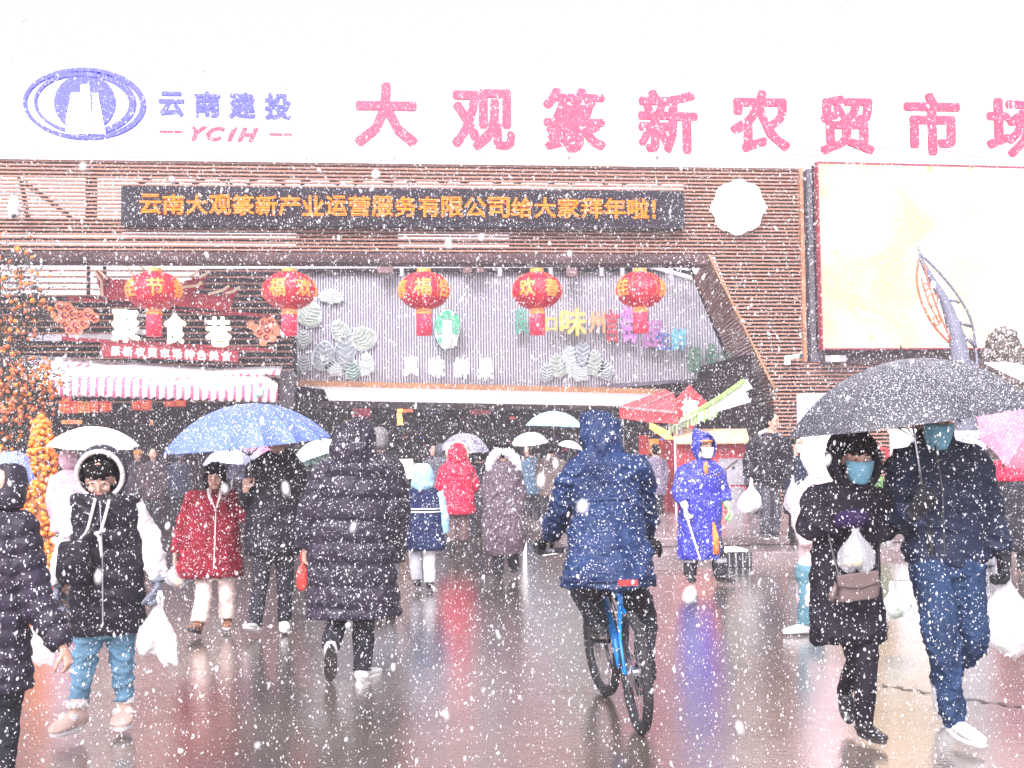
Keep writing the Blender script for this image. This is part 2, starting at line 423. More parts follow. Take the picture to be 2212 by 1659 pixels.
# ---------------------------------------------------------------- company emblem
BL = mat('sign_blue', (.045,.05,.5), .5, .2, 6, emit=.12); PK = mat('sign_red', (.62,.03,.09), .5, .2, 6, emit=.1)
YS = YF-.1
lg = thing('company_emblem', 'round blue company emblem with two orbit rings and a white tower, on the roof edge', 'logo', at(181, 300, YS))
def orbit(cx, cy, rx, ry, w0, w1, rot=0, a0=0, a1=360, n=90):
    mb = MB(); vs = []
    for i in range(n+1):
        a = R(a0+(a1-a0)*i/n); ww = w0+(w1-w0)*(.5-.5*math.cos(a-R(160)))
        for q in (ww/2, -ww/2):
            x, y = (rx+q)*math.cos(a), (ry+q)*math.sin(a); cr, sr = math.cos(rot), math.sin(rot)
            vs.append(at(cx+x*cr-y*sr, cy+x*sr+y*cr, YS))
    back = [v+Vector((0,.08,0)) for v in vs]; M = len(vs); fs = []
    for i in range(n):
        q = (2*i, 2*i+1, 2*i+3, 2*i+2); fs.append(q); fs.append(tuple(M+j for j in reversed(q)))
        fs.append((2*i+2, 2*i, M+2*i, M+2*i+2)[::-1]); fs.append((2*i+1, 2*i+3, M+2*i+3, M+2*i+1)[::-1])
    return mb.add(vs+back, fs)
obj('orbit_ring', orbit(181, 224, 128, 73, 7, 12, R(2)), BL, lg)
obj('orbit_ring', orbit(181, 222, 105, 64, 5, 15, R(2)), BL, lg)
obj('disc', prism([(183+66*math.cos(R(t)), 222+62*math.sin(R(t))) for t in range(0, 360, 6)], YS+.02, .07), BL, lg)
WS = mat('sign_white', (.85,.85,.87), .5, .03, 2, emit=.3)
for q in ([(154,200),(174,200),(175,182),(192,182),(198,268),(141,267)], [(199,201),(212,201),(213,219),(200,219)],
          [(200,222),(214,222),(228,289),(140,288),(143,271),(201,271)]):
    obj('tower_shape', prism(q, YS-.03, .05), WS, lg)
def word(chars, boxes, Y, m, label, cat, group=None, bold=.03, shear=0, tilt=0, name='sign_letter', depth=.12):
    out = []
    for i, (c, b) in enumerate(zip(chars, boxes)):
        o = letter(name, c, *b, Y, m, None, bold, depth, tilt, shear)
        tag(o, label[i] if isinstance(label, list) else label, cat, group); out.append(o)
    return out
nth = ['first', 'second', 'third', 'fourth', 'fifth', 'sixth', 'seventh', 'eighth', 'ninth', 'tenth']
word('云南建投', [(343,198,398,252),(420,198,476,254),(495,199,552,257),(571,201,629,259)], YS, BL,
     [f'blue roof character {c}, {nth[i]} right of the round emblem' for i, c in enumerate('云南建投')], 'sign letter', 'blue company name characters', .042, depth=.05)
word('YCIH', [(413,273,446,304),(445,274,486,305),(490,275,512,306),(513,276,558,307)], YS, PK,
     [f'pink slanted letter {c} under the blue company name' for c in 'YCIH'], 'sign letter', 'pink company initials', .04, .35, depth=.05)
for i, (a, b) in enumerate([((345,282),(394,286)),((582,288),(632,292))]):
    tag(obj('sign_dash', slab(*a, *b, YS, .05), PK), ['thin pink dash left of the four pink initials', 'thin pink dash right of the four pink initials'][i], 'sign dash')
word('大观篆新农贸市场', [(765,178,903,318),(975,192,1114,326),(1172,190,1310,330),(1377,194,1508,332),(1576,194,1708,330),(1768,206,1890,334),(1952,200,2076,336),(2129,212,2258,340)], YS, PK,
     [f'big pink roof character {c}, {nth[i]} of the market name' for i, c in enumerate('大观篆新农贸市场')], 'sign letter', 'pink market name characters', .034, depth=.06)

# ---------------------------------------------------------------- running text display
dsp = thing('running_text_display', 'long black electronic display with yellow scrolling characters on the slat facade', 'display', at(870, 485, YF-.3))
obj('display_case', slab(262, 400, 1478, 482, YF-.3, .26, 262), mat('display_black', (.022,.02,.03), .7, .3, 6, snow=.1, spec=.15), dsp)
obj('display_edge', slab(262, 482, 1478, 485, YF-.32, .28, 262), mat('display_black', (0,0,0)), dsp)
LEDY = mat('display_yellow', (.95,.22,.01), .9, .1, 3, emit=.45, spec=.1); LEDR = mat('display_red', (.9,.05,.06), .5, .1, 3, emit=.6)
s = '云南大观篆新产业运营服务有限公司给大家拜年啦'
for i, c in enumerate(s):
    x0 = 300+i*(1404-300)/len(s); yy = 419+(x0-300)*.009
    letter('character', c, x0+1, yy, x0+48.5, yy+44, YF-.34, LEDY, dsp, .022, .03)
letter('character', '!', 1408, 431, 1417, 472, YF-.34, LEDY, dsp, .03, .03)
# pixel rows of the display
mb = MB(); a0, b0 = at(292, 412, YF-.345), at(1425, 480, YF-.345)
zz = b0.z
while zz < a0.z: mb.box((a0.x, YF-.372, zz), (b0.x, YF-.368, zz+.012)); zz += .052
tag(obj('pixel_mask', mb, mat('pixel_mask', (.02,.012,.02), .8, .1, 3, spec=.1), dsp), kind='stuff')

# ---------------------------------------------------------------- scalloped lamp disc, cctv, light, notice
pts = []
for t in range(0, 360, 5):
    rr = 52+6*abs(math.cos(R(t*4))); pts.append((1597+rr*math.cos(R(t)), 446+(rr+2)*math.sin(R(t))))
pl = thing('scalloped_lamp', 'round white scalloped lamp disc glowing on the slats left of the big screen', 'lamp', at(1597, 500, YF-.2))
obj('diffuser', prism(pts, YF-.24, .18), mat('lamp_white', (.9,.9,.9), .5, .02, 2, emit=.5), pl, bevel=.03)
cc = thing('security_camera', 'white security camera on a bracket at the foot of the brown post', 'camera', at(1709, 789, YF-.2))
obj('bracket', slab(1697, 768, 1708, 788, YF-.2, .12), WHITE, cc, bevel=.01)
obj('camera_body', MB().tube([at(1710, 772, YF-.2), at(1729, 769, YF-.45)], .055, 10), WHITE, cc)
obj('lens', MB().tube([at(1729, 769, YF-.45), at(1731, 768.6, YF-.5)], .04, 8), BLACKM, cc)
c2 = thing('security_camera', 'white domed security camera with a hood at the left end of the slats', 'camera', at(30, 470, YF-.5))
obj('dome', MB().ell(at(30, 462, YF-.5), (.12,.12,.1)), WHITE, c2, True); obj('sun_hood', MB().tube([at(30, 425, YF-.4), at(30, 440, YF-.45), at(30, 456, YF-.5)], [.07,.11,.15], 12), WHITE, c2, True)
obj('lens', MB().ell(at(30, 466, YF-.6), (.05,.04,.05)), BLACKM, c2, True); obj('mounting_arm', MB().tube([at(30, 425, YF-.4), at(30, 420, YF)], .03, 8), STEEL, c2)
fl = thing('floodlight', 'grey rectangular floodlight mounted just below the big screen', 'floodlight', at(1802, 782, YF-.5))
obj('housing', slab(1783, 767, 1829, 782, YF-.5, .2), STEEL, fl, bevel=.01)
obj('lamp_glass', slab(1797, 768, 1812, 780, YF-.52, .02), mat('lamp_glass', (.8,.8,.85), .2, .02, 2, emit=1.0), fl)
nb = thing('notice_board', 'white notice board in a thin frame on the slatted wall left of the dark umbrella', 'notice board', at(1752, 962, YF-.2))
obj('frame', slab(1722, 850, 1797, 962, YF-.18, .08), mat('notice_frame', (.5,.5,.62), .5, .1, 3), nb)
obj('sheet', slab(1726, 856, 1793, 958, YF-.2, .02), WHITE, nb)
for q in [(1733,860,1765,863),(1740,880,1748,884),(1732,872,1762,874),(1732,895,1758,897),(1732,903,1752,905),(1732,911,1756,913)]:
    obj('printed_line', slab(*q, YF-.206, .004), mat('print_blue', (.2,.22,.5), .6, .1, 3), nb)

# ---------------------------------------------------------------- big screen
YL = 25.4
scm = bpy.data.materials.new('screen_picture'); scm.use_nodes = True; nt = scm.node_tree; p = nt.nodes['Principled BSDF']; L = nt.links.new
tc = N(nt, 'ShaderNodeTexCoord'); n1 = N(nt, 'ShaderNodeTexNoise'); n1.inputs['Scale'].default_value = .55; n1.inputs['Detail'].default_value = 5; n1.inputs['Distortion'].default_value = .8; L(tc.outputs['Object'], n1.inputs[0])
sx = N(nt, 'ShaderNodeSeparateXYZ'); L(tc.outputs['Object'], sx.inputs[0])
ma = N(nt, 'ShaderNodeMath', operation='MULTIPLY_ADD'); L(sx.outputs[0], ma.inputs[0]); ma.inputs[1].default_value = .045; L(n1.outputs[0], ma.inputs[2])
cr = N(nt, 'ShaderNodeValToRGB'); e = cr.color_ramp.elements; e[0].position = .36; e[0].color = (1,.62,.34,1); e[1].position = .62; e[1].color = (1,.97,.92,1)
k = e.new(.46); k.color = (1,.78,.46,1); L(ma.outputs[0], cr.inputs[0])
n2 = N(nt, 'ShaderNodeTexNoise'); n2.inputs['Scale'].default_value = 2.2; n2.inputs['Detail'].default_value = 4; L(tc.outputs['Object'], n2.inputs[0])
st = N(nt, 'ShaderNodeMapRange'); st.inputs[1].default_value = .63; st.inputs[2].default_value = .72; L(n2.outputs[0], st.inputs[0])
mi = N(nt, 'ShaderNodeMix', data_type='RGBA'); L(st.outputs[0], mi.inputs[0]); L(cr.outputs[0], mi.inputs[6]); mi.inputs[7].default_value = (1,.62,.25,1)
L(mi.outputs[2], p.inputs['Emission Color']); p.inputs['Emission Strength'].default_value = .56; p.inputs['Base Color'].default_value = (.02,.02,.02,1); p.inputs['Roughness'].default_value = .3
scr = thing('advertising_screen', 'huge glowing cream advertising screen with red rim on the right of the facade', 'screen', at(2000, 755, YL))
obj('screen_face', prism([(1768,352),(2330,366),(2330,750),(1779,752)], YL, .05), scm, scr)
RIM = mat('screen_rim', (.25,.02,.05), .5, .1, 3, emit=.03)
for q in ([(1764.5,348.5),(2330,362.5),(2330,366),(1768,352)], [(1764.5,348.5),(1768,352),(1779,752),(1775.5,755)], [(1775.5,755),(1779,752),(2330,750),(2330,753)]):
    obj('rim', prism(q, YL-.06, .2), RIM, scr)
obj('screen_back', prism([(1766,349),(2330,363),(2330,752),(1778,754)], YL+.15, .4), DARK, scr)
obj('picture_brand_line', prism([(1850,665),(1912,688),(1912,700),(1852,677)], YL-.012, .008), mat('pic_tan', (.8,.5,.3), .6, .5, 9, emit=.35), scr)
for q in [(1862,462,1880,466),(1884,470,1898,474),(1798,408,1832,412),(1800,420,1860,424)]:
    obj('picture_mark', slab(*q, YL-.012, .008), mat('pic_peach', (.95,.75,.5), .6, .3, 9, emit=.5), scr)
obj('under_screen_panel', slab(1772, 756, 2330, 784, YF-.1, .3), mat('dark_panel', (.1,.06,.07), .5, .3, 2), scr)

# ================================================================ behind the gate: corrugated wall
YW = 31.0
cw = thing('corrugated_hall_front', 'pale grey corrugated metal hall front with leaf pictures behind the lanterns', 'building', at(1100, 840, YW))
top = [(560,583),(628,583),(1440,577),(1480,588),(1545,622),(1590,640)]
bot = [(560,822),(1290,838),(1300,830),(1600,812)]
SH = mat('corrugated_sheet', (.26,.235,.33), .5, .15, 1.5); RIB = mat('corrugated_rib', (.78,.77,.82), .45, .12, 1.2)
obj('sheet', prism([(560,583),(628,583),(1440,577),(1480,588),(1545,622),(1640,660),(1640,812),(1300,840),(560,824)], YW+.06, .12), SH, cw)
ribp = raw('rib', MB().add([(-.5,0,-.5),(.5,0,-.5),(.28,-.05,-.5),(-.28,-.05,-.5),(-.5,0,.5),(.5,0,.5),(.28,-.05,.5),(-.28,-.05,.5)],
                        [(3,2,6,7),(0,3,7,4),(2,1,5,6),(7,6,5,4),(3,0,1,2)]), RIB, cw)
x = 632; first = True
while x < 1632:
    a, b = at(x, interp(x, top), YW+.055), at(x, interp(x, bot), YW+.055)
    o = ribp if first else inst(ribp, cw); first = False
    o.location = Vector((a.x, YW+.055, (a.z+b.z)/2)) - origin(cw); o.scale = (.034, 1, a.z-b.z); x += 5.75
GP = mat('grey_post', (.5,.5,.58), .5, .15, 2)
obj('eave_gutter', prism([(628,580),(1440,577),(1486,584),(1550,618),(1550,624),(1480,592),(1440,584),(628,587)], YW-.15, .2), DARK, cw)
for x in (868, 1080, 1190, 1300, 1345, 1372, 1450):
    obj('roof_post', slab(x-4, 577, x+4, 596 if x < 1400 else 606, YW-.6, .15), GP, cw)
obj('roof_rail', MB().tube([at(1400, 574, YW-.5), at(1560, 620, YW-.5)], .06, 6), WHITE, cw)
obj('roof_rail', MB().tube([at(1490, 598, YW-.5), at(1540, 628, YW-.5)], .05, 6), WHITE, cw)
for q in [(1000,572,1020,590),(1030,574,1046,588),(1225,572,1248,598),(815,572,850,590)]:
    obj('wall_lamp', slab(*q, YW-.5, .25), mat('lamp_brown', (.22,.13,.13), .5, .2, 3), cw, bevel=.02)
# orange beam and white awning of the entrance
ob = obj('orange_beam', prism([(628,821),(1440,840),(1440,852),(628,833)], YW-.4, .3), mat('orange_wood', (.5,.23,.1), .5, .25, 2, .3, 18, .3), cw)
can = thing('entrance_canopy', 'wide flat white canopy over the dark market entrance under the orange beam', 'canopy', at(1020, 877, YW-1))
obj('fascia', prism([(700,841),(1420,856),(1345,877),(710,865)], YW-1.2, .2), WHITE, can)
obj('canopy_top', MB().add([at(640,833,YW-.3), at(700,841,YW-1.2), at(1420,856,YW-1.2), at(1440,851,YW-.3)] , [(0,1,2,3)]), WHITE, can)
obj('canopy_soffit', MB().add([at(710,865,YW-1.2)+Vector((-1.5,5,0)), at(710,865,YW-1.2), at(1345,877,YW-1.2), at(1345,877,YW-1.2)+Vector((1.5,5,0))], [(0,1,2,3)]), mat('soffit_grey', (.3,.27,.3), .6, .1, 2), can)
obj('canopy_bracket', MB().tube([at(636,836,YW-.2), at(704,858,YW-1.1)], .06, 6), DARK, can)

# leaf pictures
LG = [mat('leaf_grey', (.33,.38,.42), .5, .25, 6), mat('leaf_sage', (.42,.5,.42), .5, .3, 6), mat('leaf_pale', (.6,.68,.66), .5, .15, 6), mat('leaf_green', (.16,.32,.24), .5, .35, 7)]
LE = mat('leaf_edge', (.75,.83,.88), .5, .05, 6)
def leaf(cx, cy, Lx, Ly, rot, kind, label, lobes=0, group='leaf pictures on the corrugated wall', n=26):
    root = thing('leaf_decoration', label, 'wall decoration', at(cx, cy+Ly*.5, YW-.1), group)
    def shape(k):
        out = []
        for i in range(n):
            a = 2*math.pi*i/n; x = Lx*k*math.sin(a)*(1-.25*math.cos(a)); y = -Ly*k*math.cos(a)
            if lobes: q = 1-.2*abs(math.sin(a*lobes)); x *= q; y *= q
            cr, sr = math.cos(rot), math.sin(rot); out.append((cx+x*cr-y*sr, cy+x*sr+y*cr))
        return out
    obj('leaf_rim', prism(shape(1), YW-.06, .05), LE, root); obj('leaf_face', prism(shape(.88), YW-.09, .05), LG[kind], root)
    cr, sr = math.cos(rot), math.sin(rot)
    for t in (-.55, -.25, .05, .35, .62):
        for sd in (-1, 1):
            a = (0, Ly*t); b = (sd*Lx*.75*(1-t*t), Ly*(t-.28))
            P = [(cx+q[0]*cr-q[1]*sr, cy+q[0]*sr+q[1]*cr) for q in (a, b)]
            obj('vein', MB().tube([at(*P[0], YW-.1), at(*P[1], YW-.1)], .012, 4), LE, root)
leafs = [(668,678,30,28,.5,1,'heart shaped sage leaf panel just right of the second lantern',0),
 (655,733,18,22,0,1,'small round sage leaf panel at the upper left of the leaf cluster',2),
 (655,787,18,22,.1,0,'small striped grey leaf panel at the lower left of the leaf cluster',3),
 (700,768,26,34,.1,0,'big round grey leaf panel in the left leaf cluster',0),
 (735,715,20,26,-.5,1,'tall sage leaf panel at the top of the left leaf cluster',0),
 (745,755,26,45,0,0,'large grey monstera leaf panel in the middle of the cluster',4),
 (785,730,26,28,-.7,1,'broad sage leaf panel at the right of the left leaf cluster',0),
 (722,795,24,20,.4,2,'pale low leaf panel at the foot of the left leaf cluster',3),
 (762,800,20,24,-.2,3,'dark green split leaf panel at the bottom right of the cluster',3),
 (793,785,18,28,-.1,2,'pale fern leaf panel at the far right foot of the left cluster',4),
 (715,640,30,18,.1,2,'white fern spray panel above right of the second lantern',5),
 (1180,805,18,22,.1,0,'small grey leaf panel at the left end of the middle leaf bush',3),
 (1205,790,22,30,-.2,1,'sage leaf panel second from the left in the middle leaf bush',4),
 (1230,775,20,32,.1,2,'tall white leaf panel left of centre in the middle leaf bush',3),
 (1258,765,20,34,.05,0,'tallest grey leaf panel in the middle leaf bush',4),
 (1252,806,24,20,.3,2,'low pale leaf panel at the centre foot of the middle leaf bush',3),
 (1285,785,24,32,-.15,1,'sage leaf panel right of centre in the middle leaf bush',4),
 (1308,800,20,24,-.3,0,'round grey leaf panel at the right end of the middle leaf bush',2)]
for a in leafs: leaf(*a)
# cabbage picture
cb = thing('cabbage_panel', 'oval white and green cabbage picture hanging right of the third lantern', 'wall decoration', at(966, 758, YW-.4))
def wob(cx, cy, rx, ry, n=60, w=.03): return [(cx+rx*(1+w*math.sin(9*2*math.pi*i/n))*math.cos(2*math.pi*i/n), cy+ry*(1+w*math.sin(7*2*math.pi*i/n+1))*math.sin(2*math.pi*i/n)) for i in range(n)]
obj('dark_rim', prism(wob(966,712,29,46), YW-.3, .08), mat('cab_edge', (.1,.2,.22), .5, .1, 3), cb)  # dark teal plate edging the white leaf all round
obj('white_leaf', prism(wob(966,711,27,43.5), YW-.36, .08), WHITE, cb)
CG = mat('cab_green', (.14,.6,.36), .5, .5, 8)
for c in [(948,700,8,22),(984,700,9,24),(966,680,12,10),(950,735,4,7)]: obj('green_leaf', prism(wob(*c, 30, .12), YW-.39, .04), CG, cb)
obj('white_core', prism(wob(966,722,11,30), YW-.42, .05), WHITE, cb)
# colour characters
def cm(k, c): return mat('char_'+k, c, .5, .2, 9)
for ch, b, c, lab in [
 ('良', (1112,664,1142,722), cm('green', (.14,.42,.32)), 'green character partly behind the fourth lantern tassel'),
 ('口', (1178,686,1204,716), cm('yellow', (.85,.68,.2)), 'yellow square character right of the fourth lantern tassel'),
 ('味', (1209,665,1268,726), cm('yellow', (.85,.68,.2)), 'large yellow character in the row of colour characters'),
 ('州', (1271,672,1307,720), cm('orange', (.85,.45,.22)), 'orange character in the row of colour characters'),
 ('言', (1305,668,1338,740), cm('red', (.6,.08,.12)), 'red character standing between the orange and the purple ones'),
 ('街', (1340,660,1378,742), cm('violet', (.62,.25,.68)), 'violet character left of the fifth lantern tassel'),
 ('超', (1386,690,1432,752), cm('mauve', (.5,.22,.5)), 'mauve character below the fifth lantern tassel'),
 ('生', (1416,712,1448,756), cm('blue', (.1,.2,.6)), 'deep blue character second from the right of the colour row'),
 ('鲜', (1450,708,1483,758), cm('cyan', (.2,.6,.75)), 'light blue character at the right end of the colour row')]:
    tag(letter('wall_character', ch, *b, YW-.25, c, None, .032, .06), lab, 'sign letter', 'colour characters on the corrugated wall')
for ch, b, lab in zip('真味鲜果', [(871,768,905,812),(925,770,961,816),(980,772,1014,818),(1032,774,1066,820)], ['leftmost', 'second from left', 'third from left', 'rightmost']):
    tag(letter('wall_character', ch, *b, YW-.25, WS, None, .045, .06), f'white wall character {lab} in the white row low on the corrugated wall', 'sign letter', 'white characters on the corrugated wall')
for ch, b, lab in zip('绿佳苑', [(1486,748,1516,808),(1523,742,1552,806),(1556,752,1588,808)], ['left', 'middle', 'right']):
    tag(letter('wall_character', ch, *b, YW-.25, LG[3], None, .05, .1), f'{lab} one of three dark green characters at the right end of the wall', 'sign letter', 'green characters on the corrugated wall')

# ================================================================ left food street front
YA = 29.0
fs = thing('food_street_building', 'dark slatted food street front behind the striped awning on the left', 'building', at(300, 900, YA))
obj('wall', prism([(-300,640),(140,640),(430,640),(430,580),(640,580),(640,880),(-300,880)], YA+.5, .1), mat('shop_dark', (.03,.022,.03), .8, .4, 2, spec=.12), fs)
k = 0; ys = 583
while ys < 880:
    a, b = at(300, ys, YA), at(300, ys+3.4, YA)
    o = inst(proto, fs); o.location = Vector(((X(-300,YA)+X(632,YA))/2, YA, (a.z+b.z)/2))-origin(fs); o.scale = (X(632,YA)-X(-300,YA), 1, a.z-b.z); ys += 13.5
for x in (190, 225):
    obj('mullion', slab(x-3, 575, x+3, 645, YA+.3, .1), DARK, fs)
for q in [(60,722,290,736),(300,678,330,684),(288,711,340,722)]:
    obj('pale_rail', slab(*q, YA-.1, .1), mat('pale_rail', (.6,.6,.66), .5, .1, 2), fs)
obj('corner_pier', slab(604, 800, 634, 880, YA-.2, .6), mat('pier', (.12,.11,.13), .6, .3, 2), fs)
# pagoda sign
YP = 28.4
ps = thing('pagoda_sign', 'red pagoda shaped food street sign frame above the striped awning', 'sign', at(330, 790, YP))
def pr(q, m, n, Yq=YP, th=.1): return obj(n, prism(q, Yq, th), m, ps)
pr([(145,640),(590,680),(590,687),(145,647)], RED, 'top_bar'); pr([(133,728),(590,753),(590,759),(133,735)], RED, 'bottom_bar')
pr([(133,722),(146,722),(146,736),(133,736)], RED, 'end_block')
pr([(228,602),(290,604),(430,640),(500,665),(500,682),(228,655)], mat('pagoda_red', (.42,.015,.03), .5, .3, 2), 'roof_panel')
pr([(205,585),(215,583),(236,600),(245,604),(235,612),(226,640),(220,648)], RED, 'left_eave')
pr([(390,610),(425,598),(440,590),(436,600),(452,596),(420,622),(440,622),(435,614),(445,612),(418,632),(475,640),(495,618),(500,622),(520,618),(505,640),(498,664),(360,632)], mat('pagoda_red', (.28,.02,.04)), 'right_eave', YP-.05)
CRM = mat('cream_trim', (.85,.72,.5), .5, .1, 3)
for q in [[(203,584),(219,607),(221,640)],[(213,584),(232,603)],[(271,567),(283,590),(290,594)],[(300,572),(312,582)],[(372,598),(410,597),(428,588)],[(395,620),(425,617),(437,610)],[(450,635),(480,628),(495,617)],[(488,634),(505,629),(517,620)],[(430,600),(445,592),(454,586)]]:
    obj('eave_line', MB().tube([at(*a, YP-.12) for a in q], .03, 6), CRM, ps)
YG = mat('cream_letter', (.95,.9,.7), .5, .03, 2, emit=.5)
for ch, b, lab in zip('聚食巷', [(241,668,302,740),(354,676,402,743),(444,684,500,749)], ['left', 'middle', 'right']):
    tag(letter('sign_letter', ch, *b, YP-.15, YG, None, .034, .08), f'{lab} of the three big cream food street characters', 'sign letter', 'cream food street characters')
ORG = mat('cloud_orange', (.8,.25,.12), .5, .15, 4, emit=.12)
def cloud(blobs, label, x, y):
    root = thing('cloud_ornament', label, 'ornament', at(x, y, YP-.1), 'orange cloud ornaments beside the food street characters')
    for i, (cx, cy, r1) in enumerate(blobs):
        obj('cloud_curl', prism([(cx+r1*math.cos(R(t)), cy+r1*math.sin(R(t))) for t in range(0, 360, 20)], YP-.12-.004*i, .08), ORG, root, bevel=.01)
        if r1 > 9:
            obj('curl_groove', MB().tube([at(cx+r1*.55*math.cos(R(t))*(1-t/700), cy+r1*.55*math.sin(R(t))*(1-t/700), YP-.14-.004*i) for t in range(0, 330, 30)], .02, 5), RED, root)
cloud([(98,664,6),(108,668,6),(114,680,7),(124,688,9),(130,662,11),(146,664,11),(140,680,14),(156,676,12),(172,680,10),(190,678,13),(203,686,11),(140,700,10),(150,712,10),(163,702,13),(168,714,10),(180,698,12)], 'orange cloud ornament left of the cream characters', 150, 724)
cloud([(542,702,9),(552,708,9),(570,697,11),(585,694,10),(560,718,11),(577,712,12),(594,706,9),(600,716,9),(575,728,11),(568,738,9),(588,730,9)], 'orange cloud ornament right of the cream characters', 575, 748)
rb = thing('red_name_board', 'narrow dark red board with ten small white characters under the pagoda sign', 'sign', at(370, 782, YP))
obj('board', prism([(218,740),(515,757),(515,782),(218,770)], YP-.12, .1), RED, rb)
for i, c in enumerate('篆新农贸市场特色美食'):
    x = 240+i*26.5; y = 747.5+i*1.25; letter('character', c, x, y, x+20, y+21, YP-.16, WS, rb, .035, .03)
# stacked striped awnings
awm = bpy.data.materials.new('awning_stripes'); awm.use_nodes = True; nt = awm.node_tree; p = nt.nodes['Principled BSDF']; L = nt.links.new
tc = N(nt, 'ShaderNodeTexCoord'); sx = N(nt, 'ShaderNodeSeparateXYZ'); L(tc.outputs['Object'], sx.inputs[0])
m1 = N(nt, 'ShaderNodeMath', operation='MULTIPLY'); L(sx.outputs[0], m1.inputs[0]); m1.inputs[1].default_value = 5.6
m2 = N(nt, 'ShaderNodeMath', operation='FRACT'); L(m1.outputs[0], m2.inputs[0])
m3 = N(nt, 'ShaderNodeMath', operation='GREATER_THAN'); L(m2.outputs[0], m3.inputs[0]); m3.inputs[1].default_value = .6
mi = N(nt, 'ShaderNodeMix', data_type='RGBA'); L(m3.outputs[0], mi.inputs[0]); mi.inputs[6].default_value = (.8,.76,.8,1); mi.inputs[7].default_value = (.55,.12,.22,1)
# snow lying on the sloped top
ge = N(nt, 'ShaderNodeNewGeometry'); sp = N(nt, 'ShaderNodeSeparateXYZ'); L(ge.outputs['Normal'], sp.inputs[0])
sn = N(nt, 'ShaderNodeTexNoise'); sn.inputs['Scale'].default_value = 1.1; sn.inputs['Detail'].default_value = 4; L(tc.outputs['Object'], sn.inputs[0])
mm = N(nt, 'ShaderNodeMath', operation='MULTIPLY_ADD'); L(sp.outputs[2], mm.inputs[0]); mm.inputs[1].default_value = .42; L(sn.outputs[0], mm.inputs[2])
mr = N(nt, 'ShaderNodeMapRange'); mr.inputs[1].default_value = .76; mr.inputs[2].default_value = .9; L(mm.outputs[0], mr.inputs[0])
mj = N(nt, 'ShaderNodeMix', data_type='RGBA'); L(mr.outputs[0], mj.inputs[0]); L(mi.outputs[2], mj.inputs[6]); mj.inputs[7].default_value = (.85,.85,.88,1)
L(mj.outputs[2], p.inputs['Base Color']); p.inputs['Roughness'].default_value = .7
aw = thing('striped_awning', 'long pink and white striped awning with scalloped valance over the left shop', 'awning', at(330, 850, 26.8))
YV = 26.6; mb = MB(); n = 60
a0, a1 = at(66, 813, YV), at(600, 829, YV); t0, t1 = at(20, 764, YV+2.2), at(560, 802, YV+2.2)
vs = []; nn = 44
for j in range(7):
    u = j/6
    for i in range(nn+1):
        t = i/nn; q = (a0*(1-t)+a1*t)*(1-u)+(t0*(1-t)+t1*t)*u; q.z -= .03*math.sin(math.pi*u)*abs(math.sin(math.pi*t*4)); vs.append(q)
mb.add(vs, [(j*(nn+1)+i, j*(nn+1)+i+1, (j+1)*(nn+1)+i+1, (j+1)*(nn+1)+i) for j in range(6) for i in range(nn)])
o = obj('awning_top', mb, awm, aw, True); s_ = o.modifiers.new('t', 'SOLIDIFY'); s_.thickness = .02
mb = MB(); n = 28; vs = []
dz = at(66, 813, YV).z-at(66, 849, YV).z
for i in range(n*6+1):
    t = i/(n*6); q = a0*(1-t)+a1*t; w_ = .025*math.sin(t*n*6.283*.5)
    vs += [q, q+Vector((0, -.04+w_, -dz*.6)), q+Vector((0, -.06+w_, -dz-.06*abs(math.sin(math.pi*i/6))))]
mb.add(vs, [(3*i+k, 3*i+k+1, 3*i+4+k, 3*i+3+k) for i in range(n*6) for k in (0, 1)])
o = obj('valance', mb, awm, aw, True); s_ = o.modifiers.new('t', 'SOLIDIFY'); s_.thickness = .012
obj('side_flap', MB().add([a0, t0, t0+Vector((0,0,-.15)), a0+Vector((0,0,-dz))], [(0,1,2,3)]), awm, aw)
EG = mat('badge_green', (.12,.25,.2), .6, .2, 4)
for x, y, k in ((86,836,1), (559,846,.8)):
    obj('badge', prism([(x+14*k*math.cos(R(t)), y+14*k*math.sin(R(t))) for t in range(0, 360, 15)], YV-.16, .03), EG, aw)
    for q in (-7, 0, 6): obj('badge_bar', slab(x-10*k, y+q*k-2, x+10*k, y+q*k+2, YV-.17, .008), WHITE, aw)
ua = thing('folded_awning', 'sagging upper pink and white awning folded against the wall above the striped one', 'awning', at(200, 800, YA-.6))
for (p0, p1, p2) in [((-80,770),(90,768),(160,780)),((150,775),(300,790),(420,800)),((380,800),(500,794),(610,790))]:
    A = [at(*q, YA-.5) for q in (p0, p1, p2)]; B = [v+Vector((0, -.7, -.22)) for v in A]; vs = []
    for i in range(17):
        t = i/16; f2 = lambda P: P[0]*(1-t)**2+P[1]*2*t*(1-t)+P[2]*t*t
        vs += [f2(A), f2(B)+Vector((0,0,.02*math.sin(i*1.9)))]
    o = obj('cloth_fold', MB().add(vs, [(2*i, 2*i+1, 2*i+3, 2*i+2) for i in range(16)]), awm, ua, True); s_ = o.modifiers.new('t', 'SOLIDIFY'); s_.thickness = .03
